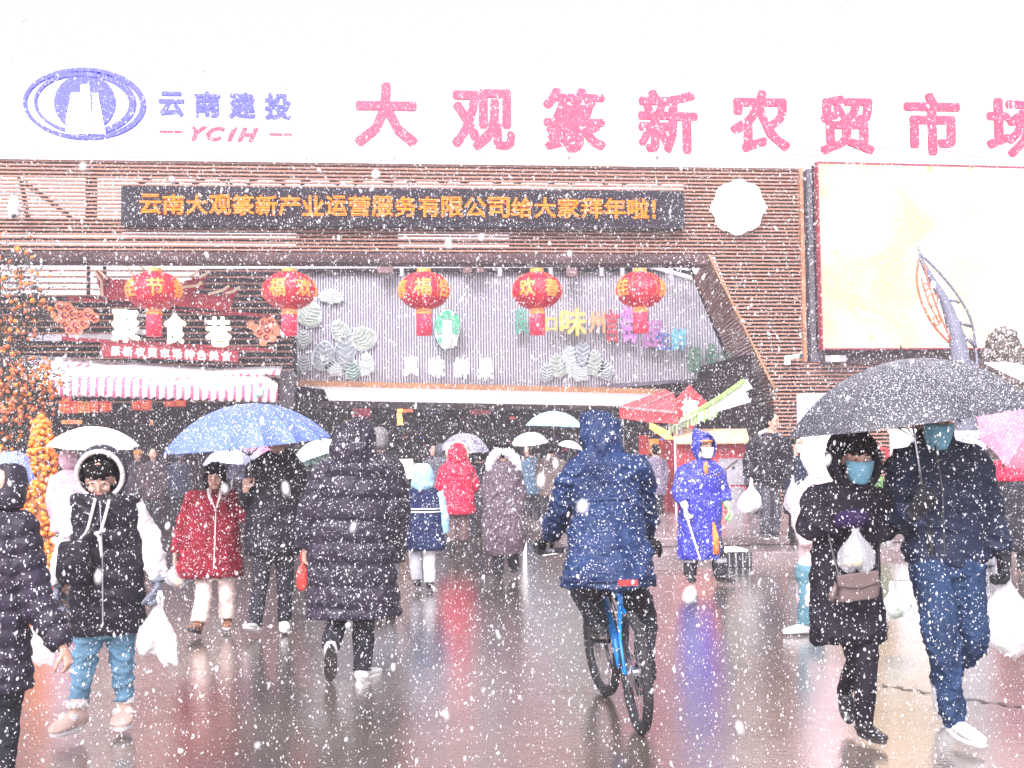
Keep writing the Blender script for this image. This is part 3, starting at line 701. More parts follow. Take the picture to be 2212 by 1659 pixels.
# hanging red and orange boards below the awning
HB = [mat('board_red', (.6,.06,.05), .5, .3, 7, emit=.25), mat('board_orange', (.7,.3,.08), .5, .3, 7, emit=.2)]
hx = [(127,866,140,890,1),(133,856,153,893,0),(155,866,167,893,0),(168,866,178,892,1),(180,868,192,892,1),(193,866,212,891,0),(215,866,232,890,0),(233,868,241,888,0),(284,866,298,885,0),(299,864,327,886,0),(355,866,375,878,0),(376,864,401,878,0),(133,907,176,916,1),(324,907,330,918,1)]
for i, (a, b, c, d, k) in enumerate(hx):
    t_ = thing('hanging_menu_board', f'{["red","orange"][k]} menu board, number {i+1} from the left in the row below the striped awning' if 0 else
      ['small orange menu board at the left end under the striped awning','tall red menu board with an arm, left under the striped awning','first narrow red menu board right of the tall red one','narrow orange board left of centre in the long row','second narrow orange board in the long row','wide red menu board near the right end of the long row','last wide red board in the long row under the awning','thin red strip board closing the long row','small red board opening the middle pair under the awning','wide red board of the middle pair under the awning','left small red board of the right pair under the awning','right small red board of the right pair under the awning','low long orange board above the cream umbrella','tiny orange card low under the middle of the awning'][i],
      'menu board', at((a+c)/2, d, 28), 'menu boards under the striped awning')
    obj('board_face', slab(a, b, c, d, 28, .05), HB[k], t_)
    for q in range(3):
        zz = b+(d-b)*(.2+.25*q); obj('printed_row', slab(a+(c-a)*.2, zz, c-(c-a)*.2, zz+(d-b)*.12, 27.99, .008), HB[1-k], t_)
# market hall interior
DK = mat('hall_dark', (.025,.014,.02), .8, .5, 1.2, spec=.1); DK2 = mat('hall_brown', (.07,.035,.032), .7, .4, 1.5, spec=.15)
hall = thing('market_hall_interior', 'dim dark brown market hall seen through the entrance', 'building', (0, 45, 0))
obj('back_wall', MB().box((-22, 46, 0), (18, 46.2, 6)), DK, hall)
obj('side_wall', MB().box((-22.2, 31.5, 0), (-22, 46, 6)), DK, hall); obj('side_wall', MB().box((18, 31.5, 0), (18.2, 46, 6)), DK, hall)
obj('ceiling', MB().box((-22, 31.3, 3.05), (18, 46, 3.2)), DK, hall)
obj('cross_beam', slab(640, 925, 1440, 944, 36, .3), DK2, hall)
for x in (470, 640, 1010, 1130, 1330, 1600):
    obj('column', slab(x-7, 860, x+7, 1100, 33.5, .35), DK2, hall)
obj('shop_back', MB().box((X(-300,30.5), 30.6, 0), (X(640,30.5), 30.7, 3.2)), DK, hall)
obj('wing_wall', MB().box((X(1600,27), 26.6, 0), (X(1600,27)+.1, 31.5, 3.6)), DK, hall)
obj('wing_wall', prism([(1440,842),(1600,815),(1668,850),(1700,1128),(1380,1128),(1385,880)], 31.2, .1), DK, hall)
# ================================================================ figures
UP = Vector((0, 0, 1))
class Fig: pass
def person(label, foot, H, face, J=None, group=None, vox=.012, feetz=0, legs=True, skin=None, headr=1.0):
    """root at the measured foot contact; face: degrees, 0 = towards the viewer, 180 = away; J: joints as (px, py, dy)"""
    g = Fig(); base = ground(*foot, feetz); g.base = base; g.Y = base.y; g.s = F/depth(base); g.H = H; g.vox = vox
    a = R(face); g.f = Vector((math.sin(a), -math.cos(a), 0)); g.r = Vector((math.cos(a), math.sin(a), 0))
    if g.r.x < 0: g.r = -g.r
    r, f = g.r, g.f; k = H
    hc = base
    g.j = {'pelvis': hc+UP*.53*k, 'chest': hc+UP*.72*k, 'neck': hc+UP*.845*k, 'head': hc+UP*.925*k+f*.01}
    for sd, q in (('L', -1), ('R', 1)):
        g.j['sh'+sd] = hc+UP*.805*k+r*(q*.108*k); g.j['el'+sd] = hc+UP*.63*k+r*(q*.135*k)-f*.02; g.j['wr'+sd] = hc+UP*.49*k+r*(q*.14*k)+f*.05
        g.j['hip'+sd] = hc+UP*.51*k+r*(q*.05*k); g.j['kn'+sd] = hc+UP*.28*k+r*(q*.055*k)+f*.02; g.j['an'+sd] = hc+UP*.055*k+r*(q*.055*k)
        g.j['toe'+sd] = None
    for n_, v in (J or {}).items():
        g.j[n_] = at(v[0], v[1], g.Y+(v[2] if len(v) > 2 else 0)) if not isinstance(v, Vector) else v
    if J and 'pelvis' not in J and 'hipL' in J: g.j['pelvis'] = (g.j['hipL']+g.j['hipR'])/2+UP*.02
    if J and 'chest' not in J and 'neck' in J: g.j['chest'] = g.j['neck'].lerp(g.j['pelvis'], .35)
    g.root = thing('person', label, 'person', base, group)
    g.skin = skin or SKIN; g.headr = headr; g.up = UP
    return g
def px(g, x, y, dy=0): return at(x, y, g.Y+dy)
def body(g, hands=(), tilt=0, face=True, turn=0):
    """continuous skin surface: head with face, neck, trunk, arms, legs (and bare hands)"""
    j = g.j; k = g.H/1.7; mb = MB(); hr = k*g.headr
    f, r = g.f, g.r
    a = R(turn); f = (f*math.cos(a)+r*math.sin(a)).normalized(); r = f.cross(UP); r = r if r.x > 0 else -r
    t = R(tilt); ff = f*math.cos(t)-UP*math.sin(t); u = UP*math.cos(t)+f*math.sin(t)
    g.hf, g.hu, g.hrr = ff, u, r; h = j['head']
    mb.ell(h+u*.025*hr, (.076*hr, .095*hr, .098*hr), r, -ff, u)              # skull
    mb.ell(h-u*.045*hr+ff*.028*hr, (.058*hr, .058*hr, .07*hr), r, -ff, u)     # jaw
    if face:
        mb.ell(h-u*.10*hr+ff*.062*hr, (.022*hr, .02*hr, .016*hr), r, -ff, u)  # chin
        mb.tube([h+u*.015*hr+ff*.088*hr, h-u*.03*hr+ff*.108*hr], [.008*hr, .015*hr], 8)   # nose
        for q in (-1, 1):
            mb.ell(h+r*(q*.04*hr)-u*.03*hr+ff*.066*hr, (.026*hr, .022*hr, .024*hr), r, -ff, u, 10, 6)
            mb.ell(h+r*(q*.079*hr)-u*.012*hr, (.01*hr, .02*hr, .032*hr), r, -ff, u, 8, 6)
            mb.ell(h+r*(q*.032*hr)+u*.037*hr+ff*.074*hr, (.024*hr, .014*hr, .009*hr), r, -ff, u, 10, 6)
    mb.tube([j['neck']-UP*.06*k, j['neck'], h-u*.05*hr], [.065*k, .055*k, .052*k], 12)
    mb.loft([(j['pelvis']-UP*.05, .08*k, .05*k), (j['pelvis'], .10*k, .06*k), (j['chest']-UP*.12, .08*k, .05*k), (j['chest'], .1*k, .06*k), (j['neck']-UP*.06, .08*k, .05*k)], g.r, g.f, 16, .04)
    for s_ in 'LR':
        mb.tube([j['sh'+s_], j['el'+s_], j['wr'+s_]], [.036*k, .032*k, .026*k], 8, .05)
        mb.tube([j['hip'+s_], j['kn'+s_], j['an'+s_]], [.05*k, .036*k, .028*k], 8, .05)
    for (w_, d, n_, curl) in hands: hand(mb, w_, d, n_, curl, k)
    g.body = soft('body', mb, g.skin, g.root, .006 if hands else (.008 if face and g.vox < .013 else .016), 2)
    if face:
        EY = mat('eye', (.02,.015,.015), .2, .1, 4); BR = mat('brow', (.03,.02,.02), .8, .2, 40); LIP = mat('lips', (.4,.14,.14), .4, .1, 9)
        for q in (-1, 1):
            obj('eye', MB().ell(h+r*(q*.032*hr)+u*.014*hr+ff*.084*hr, (.012*hr, .005*hr, .0042*hr), r, -ff, u, 10, 6), EY, g.root, True)
            obj('eyebrow', MB().tube([h+r*(q*.015*hr)+u*.038*hr+ff*.09*hr, h+r*(q*.034*hr)+u*.044*hr+ff*.087*hr, h+r*(q*.053*hr)+u*.036*hr+ff*.076*hr], [.004, .005, .003], 6), BR, g.root, True)
        obj('mouth', MB().ell(h-u*.06*hr+ff*.085*hr, (.023*hr, .009*hr, .007*hr), r, -ff, u, 10, 6), LIP, g.root, True)
def hand(mb, w_, d, n_, curl, k=1, fr=.0088, ln=1.0):
    """palm plus four unequal fingers and a thumb; d: along the hand, n_: palm normal, curl 0..1"""
    d = d.normalized(); n_ = (n_-d*n_.dot(d)).normalized(); b = d.cross(n_)
    mb.tube([w_-d*.03, w_+d*.02*k, w_+d*.075*k, w_+d*.09*k], [.026*k, .034*k, .038*k, .03*k], 10, None, None, (n_, .55))
    for i, (o, l) in enumerate(((-.028, .062), (-.010, .074), (.010, .07), (.027, .055))):
        p = w_+d*.075*k+b*(o*k); a = curl*1.0+.05*i; q = [p]
        for sgm in (.45, .3, .25):
            p = p+(d*math.cos(a)+n_*math.sin(a))*(l*sgm*k*ln); q.append(p); a += curl*.95
        mb.tube(q, [fr*1.15*k, fr*1.05*k, fr*.95*k, fr*.8*k], 8)
    p = w_+d*.02*k-b*.028*k
    mb.tube([p, p+(d*.6-b*.6+n_*.4)*.04*k, p+(d*.8-b*.35+n_*.7)*.068*k, p+(d*.9-b*.1+n_*.8)*.085*k], [.014*k, .012*k, .0105*k, .009*k], 8)
def glove(g, sd, m, d=None, n_=None, curl=.9, nm='glove'):
    w_ = g.j['wr'+sd]; d = d or (w_-g.j['el'+sd]); n_ = n_ or (g.f*.3-g.r*(1 if sd == 'R' else -1))
    mb = MB(); hand(mb, w_+d.normalized()*.02, d, n_, curl, g.H/1.7*1.22, .0155); v_ = (w_-g.j['el'+sd]).normalized(); mb.tube([w_-v_*.07, w_+v_*.015], [.046, .040], 14)
    soft(nm, mb, m, g.root, .005, 2)
def hair(g, m=HAIR, drop=0, fringe=False, vol=1.0):
    h, u, ff, r = g.j['head'], g.hu, g.hf, g.hrr; k = g.H/1.7*g.headr
    mb = MB(); mb.ell(h+u*.045*k-ff*.022*k, (.089*k*vol, .095*k*vol, .088*k*vol), r, -ff, u, 18, 12)
    mb.ell(h-u*.01*k-ff*.045*k, (.083*k*vol, .07*k, .085*k), r, -ff, u, 16, 10)
    if drop:
        for q in (-1, 1):
            mb.tube([h+r*(q*.07*k)+u*.04*k+ff*.01, h+r*(q*.085*k)-u*.04*k, h+r*(q*.08*k)-u*(.06+drop)*k], [.035*k, .033*k, .018*k], 10)
        mb.tube([h-ff*.07*k, h-ff*.06*k-u*(.05+drop)*k], [.075*k, .05*k], 12)
    if fringe:
        for i in range(9):
            q = (i-4)/4; p = h+r*(q*.066*k)+u*.112*k+ff*(.052-.02*q*q)*k
            mb.tube([p, p-u*.032*k+ff*.036*k, p-u*(.066+.012*math.sin(i*2.3))*k+ff*.046*k], [.023*k, .020*k, .009*k], 8)
    soft('hair', mb, m, g.root, .007 if g.vox < .013 else .012, 1, (.006, (50, 50, 12)))
def secs(g, L, dr=.66, dy=0):
    """measured torso sections (x, y, half width in px[, depth ratio, dy])"""
    out = []
    for q in L:
        hw = q[2]/g.s; dd = q[3] if len(q) > 3 else dr; out.append((at(q[0], q[1], g.Y+(q[4] if len(q) > 4 else dy)), hw, hw*dd))
    return out
def coat(g, L, m, sleeves=True, puff=None, rs=(.075,.065,.052), dr=.66, name='coat', folds=(.006,(9,9,5)), extra=None, ex=2.3, seed=1, sd='LR', spuff=None, vox=None, wr=.0):
    mb = MB(); k = g.H/1.7; j = g.j; ds = g.vox*1.3 if puff else .03
    mb.loft(secs(g, L, dr), g.r, g.f, 40 if puff else 28, ds, puff, ex, seed)
    if sleeves:
        for s_ in sd:
            a, b, c = j['sh'+s_], j['el'+s_], j['wr'+s_]; c = c-(c-b).normalized()*wr
            q = spuff or puff
            mb.tube([a+(j['neck']-UP*.07-a)*.35, a, a.lerp(b, .5), b, b.lerp(c, .55), c], [rs[0]*k*.9, rs[0]*k, rs[0]*.98*k, rs[1]*k, rs[1]*.95*k, rs[2]*k], 18, ds, q)
    if extra: extra(mb)
    return soft(name, mb, m, g.root, vox or g.vox, 2, folds)
def sleeve(g, sd, m, rs=(.07,.065,.05), puff=None, name='sleeve', folds=(.008,(14,14,14))):
    j = g.j; k = g.H/1.7; a, b, c = j['sh'+sd], j['el'+sd], j['wr'+sd]; mb = MB()
    mb.tube([a, a.lerp(b, .5), b, b.lerp(c, .55), c], [rs[0]*k, rs[0]*k, rs[1]*k, rs[1]*k, rs[2]*k], 18, .02, puff)
    return soft(name, mb, m, g.root, g.vox, 2, folds)
def trousers(g, m, r0=.09, r1=.066, r2=.055, flare=1.0, folds=(.007,(7,7,16)), drop=0.0, crotch=True, name='trousers'):
    k = g.H/1.7; j = g.j; mb = MB()
    if crotch: mb.loft([(j['pelvis']+UP*.06, .15*k, .11*k), (j['pelvis']-UP*.02, .165*k, .12*k), (j['pelvis']-UP*.09, .15*k, .11*k)], g.r, g.f, 20, .03)
    for s_ in 'LR':
        h, kn, an = j['hip'+s_], j['kn'+s_], j['an'+s_]; an = an+(kn-an).normalized()*drop
        mb.tube([h, h.lerp(kn, .5), kn, kn.lerp(an, .5), an], [r0*k, r0*.9*k, r1*k, (r1+r2)/2*k, r2*flare*k], 18, .03)
    return soft(name, mb, m, g.root, g.vox, 2, folds)
def shoe(g, sd, m, sole, d, L=.27, pitch=0, wd=.047, hgt=.055, boot=0, z=None, name='shoe', roll=0):
    """foot under the ankle; d: toe direction (horizontal), pitch: heel lift in degrees"""
    k = g.H/1.7*1.0; an = g.j['an'+sd]; d = Vector((d[0], d[1], 0)).normalized(); b = d.cross(UP).normalized()
    p = R(pitch); e = d*math.cos(p)-UP*math.sin(p); u = UP*math.cos(p)+d*math.sin(p)
    heel = an-e*.06*k-u*(.055)*k
    mb = MB(); S = []
    for t, w_, h_ in ((0,.62,.8),(.08,.82,1.05),(.3,.85,1.15),(.5,.9,.95),(.72,1.08,.66),(.9,.85,.5),(1,.45,.34)):
        S.append((heel+e*(t*L*k)+u*(h_*hgt*.5*k+.012*k), w_*wd*k, h_*hgt*.5*k))
    mb_r = []
    for c, a, h_ in S:
        mb_r.append([c+b*(a*math.cos(2*math.pi*i/14))+u*(h_*math.sin(2*math.pi*i/14)) for i in range(14)])
    mb.rings(mb_r); mb.tube([an-u*.04*k, an, an+(g.j['kn'+sd]-an).normalized()*(.04+boot)*k], [.046*k, .045*k, (.047 if not boot else .055)*k], 14, .02)
    o = soft(name, mb, m, g.root, .007 if g.vox < .013 else .01, 2, (.003, (30,30,30)) if boot else None)
    mb = MB(); rr = []
    for w_, z_ in ((.98, .0), (1.06, .006), (1.06, .02), (.95, .024)):
        ring = []
        for i in range(20):
            th = 2*math.pi*i/20; t = .5-.5*math.cos(th); ww = wd*(.72+.36*t)*math.sin(th)
            ring.append(heel+e*((t*L*1.02-.006)*k)+b*(ww*w_*k)+u*((z_-.004)*k))
        rr.append(ring)
    q = MB().rings(rr); og = origin(g.root)
    me = bpy.data.meshes.new('sole'); me.from_pydata([tuple(Vector(v)-og) for v in q.v], [], q.f); finish_mesh(me, sole, False)
    so = bpy.data.objects.new('sole', me); C.objects.link(so); so.parent = o
    return o
def hood_back(g, L, m, dr=.95, name='hood', folds=(.008,(12,12,12)), puff=None):
    return soft(name, MB().loft(secs(g, L, dr), g.r, g.f, 24, .012, puff, 2.1), m, g.root, g.vox, 3, folds)
def hood_open(g, c, w_, d, h, a0, m, lining=None, trim=None, tr=.014, ff=None, u=None, name='hood', th=.014, r=None):
    """hood shell open towards ff with an optional rolled trim; c centre, half sizes"""
    ff = ff or g.hf; u = u or g.hu; r = r or g.hrr; n = 32; rs = []
    for i in range(17):
        a = R(a0)+(math.pi-R(a0))*i/16
        rs.append([c+ff*(d*math.cos(a))+r*(w_*math.sin(a)*math.cos(2*math.pi*j/n))+u*(h*math.sin(a)*math.sin(2*math.pi*j/n)*(1.06 if math.sin(2*math.pi*j/n) > 0 else 1)) for j in range(n)])
    mb = MB().rings(rs, False); o = obj(name, mb, m, g.root, True)
    s = o.modifiers.new('t', 'SOLIDIFY'); s.thickness = th; s.offset = 0
    if trim:
        ring = rs[0]; tm = MB(); q = []
        for i in range(n):
            p = ring[i]; t = (ring[(i+1) % n]-ring[i-1]).normalized(); o_ = (p-c-ff*(p-c).dot(ff)).normalized(); b = t.cross(o_).normalized()
            q.append([p+o_*(tr*math.cos(2*math.pi*j/8))+b*(tr*math.sin(2*math.pi*j/8)) for j in range(8)])
        vs = [v for z_ in q for v in z_]; tm.add(vs, [(i*8+j, i*8+(j+1) % 8, ((i+1) % n)*8+(j+1) % 8, ((i+1) % n)*8+j) for i in range(n) for j in range(8)])
        obj('hood_trim', tm, trim, g.root, True)
    return o, rs
def mask(g, m, k=1.0):
    h, u, ff, r = g.j['head'], g.hu, g.hf, g.hrr; k = g.H/1.7*g.headr*k; rs = []
    for i in range(9):
        v = i/8; z_ = .008-.125*v; w_ = (.078-.03*v*v)
        rs.append([h+u*(z_*k)+r*(w_*math.sin(a)*k)+ff*((.038+(.078+.014*math.sin(math.pi*v))*math.cos(a))*k+.004*math.sin(v*25)*k) for a in [R(-78+156*q/12) for q in range(13)]])
    mb = MB(); vs = [p for q in rs for p in q]; mb.add(vs, [(i*13+j, i*13+j+1, (i+1)*13+j+1, (i+1)*13+j) for i in range(8) for j in range(12)])
    o = obj('face_mask', mb, m, g.root, True); s = o.modifiers.new('t', 'SOLIDIFY'); s.thickness = .004
# ---------------------------------------------------------------- bags, umbrellas
def plastic_bag(label, top, bot, w_, m, group=None, seed=0, depth=.6, cont=None, contm=None, top2=None):
    """top: hand point, bot: lowest point (world), w_: half width in metres"""
    root = thing('plastic_bag', label, 'bag', bot, group); H = (top-bot).length; mb = MB(); ax = top-bot
    prof = [(0,.45),(.06,.78),(.2,1.0),(.4,.98),(.58,.74),(.72,.42),(.85,.2),(1,.09)]
    rs = []; rg = random.Random(seed); ph = [rg.random()*6 for _ in range(4)]
    for t, w2 in prof:
        c = bot+ax*t; ring = []
        for j in range(28):
            a = 2*math.pi*j/28; q = 1+.10*math.sin(3*a+ph[0]+t*2)+.07*math.sin(5*a+ph[1]+4*t)+.12*t*math.sin(9*a+ph[2])
            ring.append(c+Vector((w_*w2*q*math.cos(a), w_*depth*w2*q*math.sin(a), .02*math.sin(2*a+ph[3])*(1-t))))
        rs.append(ring)
    if cont:
        cm_ = MB()
        for i in range(cont):
            a = rg.random()*6.28; q = rg.random()*.6; cm_.ell(bot+ax*(.12+.3*rg.random())+Vector((w_*q*math.cos(a), w_*.5*q*math.sin(a), 0)), (w_*.3, w_*.26, w_*.26), n=10, m=7)
        tag(obj('contents', cm_, contm, root, True), kind='stuff')
    mb.rings(rs); o = soft('bag_film', mb, m, root, .008, 1, (.006, (18,18,10))) if not cont else obj('bag_film', MB().rings(rs, False), m, root, True)
    for q in (-1, 1):
        p = top-ax*.12+Vector((q*w_*.12, 0, 0))
        obj('bag_handle', MB().tube([p, top+Vector((q*.012, 0, .012)), top+Vector((q*.004, 0, .05))], [.012, .009, .007], 6), m, root, True)
    return root
UMB = {}
def umbrella(label, apex, axis, Rr, Hh, n, m, shaft=.75, key=None, spin=0, group=None, sag=.06, rib=BLACKM, scal=.06, cat='umbrella'):
    root = thing('umbrella', label, cat, apex, group); root.rotation_mode = 'QUATERNION'
    root.rotation_quaternion = UP.rotation_difference(axis.normalized())
    th = 2*math.atan(Hh/Rr); rad = Rr/math.sin(th) if th < math.pi/2 else Rr; da = 2*math.pi/n
    def pt(u, v):
        a = (v-.5)*da; bulge = math.sin(math.pi*v)
        r = rad*math.sin(u*th)*math.cos(da/2)/math.cos(a)*(1-scal*bulge*u*u); z_ = -rad*(1-math.cos(u*th))+.0*bulge - sag*bulge*u*(1-u)*Rr*.6
        return Vector((r*math.cos(a), r*math.sin(a), z_))
    me = bpy.data.meshes.new('canopy_panel'); vs = [pt(i/8, j/6) for i in range(9) for j in range(7)]
    me.from_pydata([tuple(v) for v in vs], [], [(i*7+j, (i+1)*7+j, (i+1)*7+j+1, i*7+j+1) for i in range(8) for j in range(6)]); finish_mesh(me, m, True)
    rm = MB().tube([pt(i/6, 0)+Vector((0,0,-.008)) for i in range(7)], .0035, 5); m2 = bpy.data.meshes.new('rib'); m2.from_pydata([tuple(v) for v in rm.v], [], rm.f); finish_mesh(m2, rib, True)
    tmb = MB().tube([pt(1, 0)*.985, pt(1, 0)*1.025], .006, 6); m3 = bpy.data.meshes.new('rib_tip'); m3.from_pydata([tuple(v) for v in tmb.v], [], tmb.f); finish_mesh(m3, rib, True)
    st = MB().tube([pt(.55, 0), Vector((.01, 0, -Hh*1.25))], .0025, 4); m4 = bpy.data.meshes.new('stretcher'); m4.from_pydata([tuple(v) for v in st.v], [], st.f); finish_mesh(m4, rib, True)
    for i in range(n):
        for nm, mm_ in (('canopy_panel', me), ('rib', m2), ('rib_tip', m3), ('stretcher', m4)):
            o = bpy.data.objects.new(nm, mm_); C.objects.link(o); o.parent = root; o.rotation_euler = (0, 0, i*da+spin)
    def loc(nm, mb, mm_):
        me_ = bpy.data.meshes.new(nm); me_.from_pydata([tuple(v) for v in mb.v], [], mb.f); finish_mesh(me_, mm_, True); o = bpy.data.objects.new(nm, me_); C.objects.link(o); o.parent = root
    loc('shaft', MB().tube([(0,0,.03), (0,0,-shaft)], .006, 8), STEEL); loc('ferrule', MB().tube([(0,0,-.005), (0,0,.01), (0,0,.075)], [.016,.008,.004], 8), rib)
    loc('handle', MB().tube([(0,0,-shaft+.02), (0,0,-shaft-.1)], [.014, .016], 8), BLACKM)
    return root
BLK = cloth('black_down', (.015,.013,.021), .45, .5, bscale=9); NAVY = cloth('navy_shell', (.022,.045,.13), .35, .45, bscale=7)
CHAR = cloth('charcoal_down', (.026,.02,.035), .45, .5, bscale=9); JACK = cloth('dark_navy_jacket', (.014,.02,.045), .4, .6, bscale=12)
DKT = cloth('dark_trouser', (.02,.02,.028), .4, .7); WHT = cloth('white_fleece', (.72,.66,.68), .1, .8); CREAM = cloth('cream_cloth', (.7,.55,.5), .3, .7)
JEAN = cloth('light_jeans', (.15,.30,.43), .2, .7, bscale=30); JEAN2 = cloth('blue_jeans', (.016,.037,.09), .3, .7, bscale=30)
WSHOE = mat('white_shoe', (.75,.74,.74), .5, .08, 8, .2, 40); WSOLE = mat('white_sole', (.7,.68,.68), .6, .08, 8); BSOLE = mat('dark_sole', (.04,.035,.035), .6, .2, 10, .3, 60)
BSHOE = mat('black_leather', (.02,.02,.022), .25, .2, 8, .2, 30, .4); GLV = cloth('black_glove', (.02,.02,.025), .3, .6); BAGW = mat('white_plastic', (.78,.76,.78), .35, .06, 6, .5, 25)
REDC = cloth('red_wool', (.2,.01,.022), .6, .8, bscale=40); REDP = cloth('red_down', (.5,.012,.05), .5, .5); PINK = cloth('pale_pink_down', (.75,.55,.63), .3, .5)
CLEAR = mat('clear_film', (.85,.87,.92), .15, .05, 4, .6, 30, alpha=.28); CLEARW = mat('milky_film', (.85,.86,.9), .25, .05, 4, .6, 22, alpha=.38)
MASKB = mat('mask_blue', (.18,.42,.55), .7, .1, 12, .4, 25); MASKW = mat('mask_white', (.8,.8,.78), .7, .05, 30); FOOD = mat('buns', (.7,.45,.2), .6, .35, 12)
FAB = lambda k, c, sn=.8, al=1, tr=0: mat('umbrella_'+k, c, .55, .12, 3, .15, 60, sn, alpha=al, sscale=70)
tow = lambda g: g.f

# -- 1 nearest man at the left edge, black ribbed down jacket, hand with cigarette
g = person('person in black quilted jacket cropped by the left edge, cigarette in hand', (14, 1690), 1.56, 165, dict(
    head=(14,1052,0), neck=(5,1092,0), chest=(-25,1200,0), pelvis=(-12,1480,0), shR=(45,1140,-.02), elR=(78,1290,-.02), wrR=(138,1402,-.12), shL=(-110,1140,0), elL=(-130,1290,0), wrL=(-120,1400,0),
    hipL=(-70,1480,0), knL=(-60,1600,0), anL=(-60,1700,0), hipR=(10,1480,0), knR=(14,1590,0), anR=(8,1690,0)), vox=.009)
hd = (px(g,150,1440,-.12)-px(g,136,1400,-.12))
body(g, [(g.j['wrR'], hd, Vector((-.7,.2,.1)), .55)], face=False)
coat(g, [(5,1092,22),(0,1104,42),(-12,1125,62),(-15,1180,74),(-18,1290,80),(-20,1400,85),(-22,1478,94),(-22,1490,84)], CHAR, puff=(.085,.022), rs=(.09,.085,.062), folds=(.007,(10,10,10)), wr=.01)
hood_back(g, [(22,1000,14),(24,1010,30),(22,1040,38),(14,1075,42),(8,1100,40)], CHAR)
trousers(g, DKT)
for s_ in 'LR': shoe(g, s_, BSHOE, BSOLE, g.f)
ct = px(g,156,1452,-.13)
cg = thing('cigarette', 'white cigarette between the fingers of the hand at lower left', 'cigarette', ct)
obj('paper', MB().tube([px(g,150,1448,-.13), px(g,166,1455,-.14)], .0042, 8), WHITE, cg); obj('ash_tip', MB().tube([px(g,166,1455,-.14), px(g,168,1456,-.14)], .0044, 8), mat('ash', (.2,.18,.17)), cg)

# -- 2 woman in black vest over white hoodie
g = person('person with glasses in white hoodie, black vest, light jeans and cream boots', (205, 1586), 1.66, 4, dict(
    head=(217,1035,-.04), neck=(215,1078,0), chest=(225,1160,0), pelvis=(230,1340,0), shL=(172,1088,0), elL=(143,1180,.02), wrL=(124,1262,0), shR=(286,1088,0), elR=(324,1165,.02), wrR=(342,1252,-.03),
    hipL=(200,1340,0), knL=(180,1440,-.04), anL=(166,1553,-.10), hipR=(258,1340,0), knR=(264,1432,.05), anR=(270,1541,.08)), vox=.009, headr=.98)
body(g, tilt=24)
hair(g, fringe=True)
coat(g, [(217,1058,30),(222,1066,56),(228,1080,73),(232,1160,74),(232,1230,75),(232,1300,78),(232,1350,79),(232,1368,72)], BLK, sleeves=False, puff=(.11,.016), name='vest', folds=(.009,(8,8,14)))
for s_ in 'LR': sleeve(g, s_, WHT, (.066,.066,.05), folds=(.014,(12,12,20)))
hood_open(g, px(g,219,1022,-.02), .142, .135, .15, 62, cloth('hood_dark', (.045,.04,.055), .6), trim=cloth('fleece_trim', (.7,.62,.62), .1, .9, bscale=60), tr=.014, ff=(g.f-UP*.22).normalized(), u=(UP+g.f*.22).normalized(), r=g.r)
TRM = cloth('cord', (.7,.64,.62), .1)
obj('drawstring', MB().tube([px(g,206,1078,-.13), px(g,196,1118,-.16), px(g,186,1150,-.17), px(g,162,1178,-.16)], .0085, 8, .02), TRM, g.root, True)
obj('drawstring', MB().tube([px(g,236,1080,-.13), px(g,226,1120,-.17), px(g,216,1150,-.18), px(g,204,1152,-.19), px(g,214,1160,-.19), px(g,220,1205,-.18)], .0085, 8, .02), TRM, g.root, True)
obj('zip', MB().tube([px(g,216,1082,-.13), px(g,221,1200,-.185), px(g,222,1350,-.20)], .004, 6), STEEL, g.root)
GF = mat('glass_frame', (.6,.55,.5), .3, .1, 4, metal=.6); h = g.j['head']
for q in (-1, 1):
    c = h+g.hrr*(q*.035)+g.hu*.012+g.hf*.108
    obj('glasses_rim', MB().tube([c+g.hrr*(.028*math.cos(R(t)))+g.hu*(.02*math.sin(R(t))) for t in range(0, 370, 20)],   .0017, 6), GF, g.root, True)
trousers(g, JEAN, .09, .068, .053, drop=.06, folds=(.012,(9,9,26)))
UGG = mat('cream_suede', (.62,.45,.38), .85, .15, 10, .3, 60); POM = mat('fluff', (.85,.78,.76), .9, .15, 40, .8, 90)
for s_, d in (('L', (-.45,-1)), ('R', (.05,-1))):
    o = shoe(g, s_, UGG, WSOLE, d, .27, wd=.063, hgt=.09, boot=.07, name='boot'); an = g.j['an'+s_]; dd = Vector((d[0], d[1], 0)).normalized()
    soft('fur_cuff', MB().tube([an+UP*.065, an+UP*.10], [.062, .058], 14), POM, g.root, .008, 1, (.006, (60,60,60)))
    for q in (-1, 1): soft('pompom', MB().ell(an+dd*.07+UP*.02+dd.cross(UP)*(q*.032), (.03,.03,.03), n=12, m=8), POM, g.root, .006, 1, (.006, (70,70,70)))
GG = cloth('grey_glove', (.2,.22,.28), .4)
glove(g, 'R', GG, Vector((.0,-.05,-1)), Vector((-1,0,0)), .85); glove(g, 'L', GG, Vector((0,0,-1)), Vector((1,0,0)), .5)
sb = thing('shoulder_bag', 'soft black crossbody bag at the hip of the person in the black vest', 'bag', px(g,162,1266,-.22))
soft('bag_body', MB().loft([(px(g,162,1168,-.2),.075,.04),(px(g,160,1185,-.2),.088,.055),(px(g,160,1230,-.2),.098,.065),(px(g,162,1262,-.2),.085,.05)], Vector((1,0,0)), Vector((0,1,0)), 24, .02), BLK, sb, .009, 2, (.006,(14,14,14)))
obj('strap', MB().tube([px(g,135,1190,-.17), px(g,165,1172,-.2), px(g,192,1150,-.19), px(g,235,1095,-.1)], .007, 6, .03), BLACKM, sb)
hp = px(g,342,1292,-.05)
plastic_bag('large white plastic bag, left of the two hanging from the grey glove', hp, px(g,322,1412,-.05), .088, BAGW, 'two white shopping bags in the grey glove', 3)
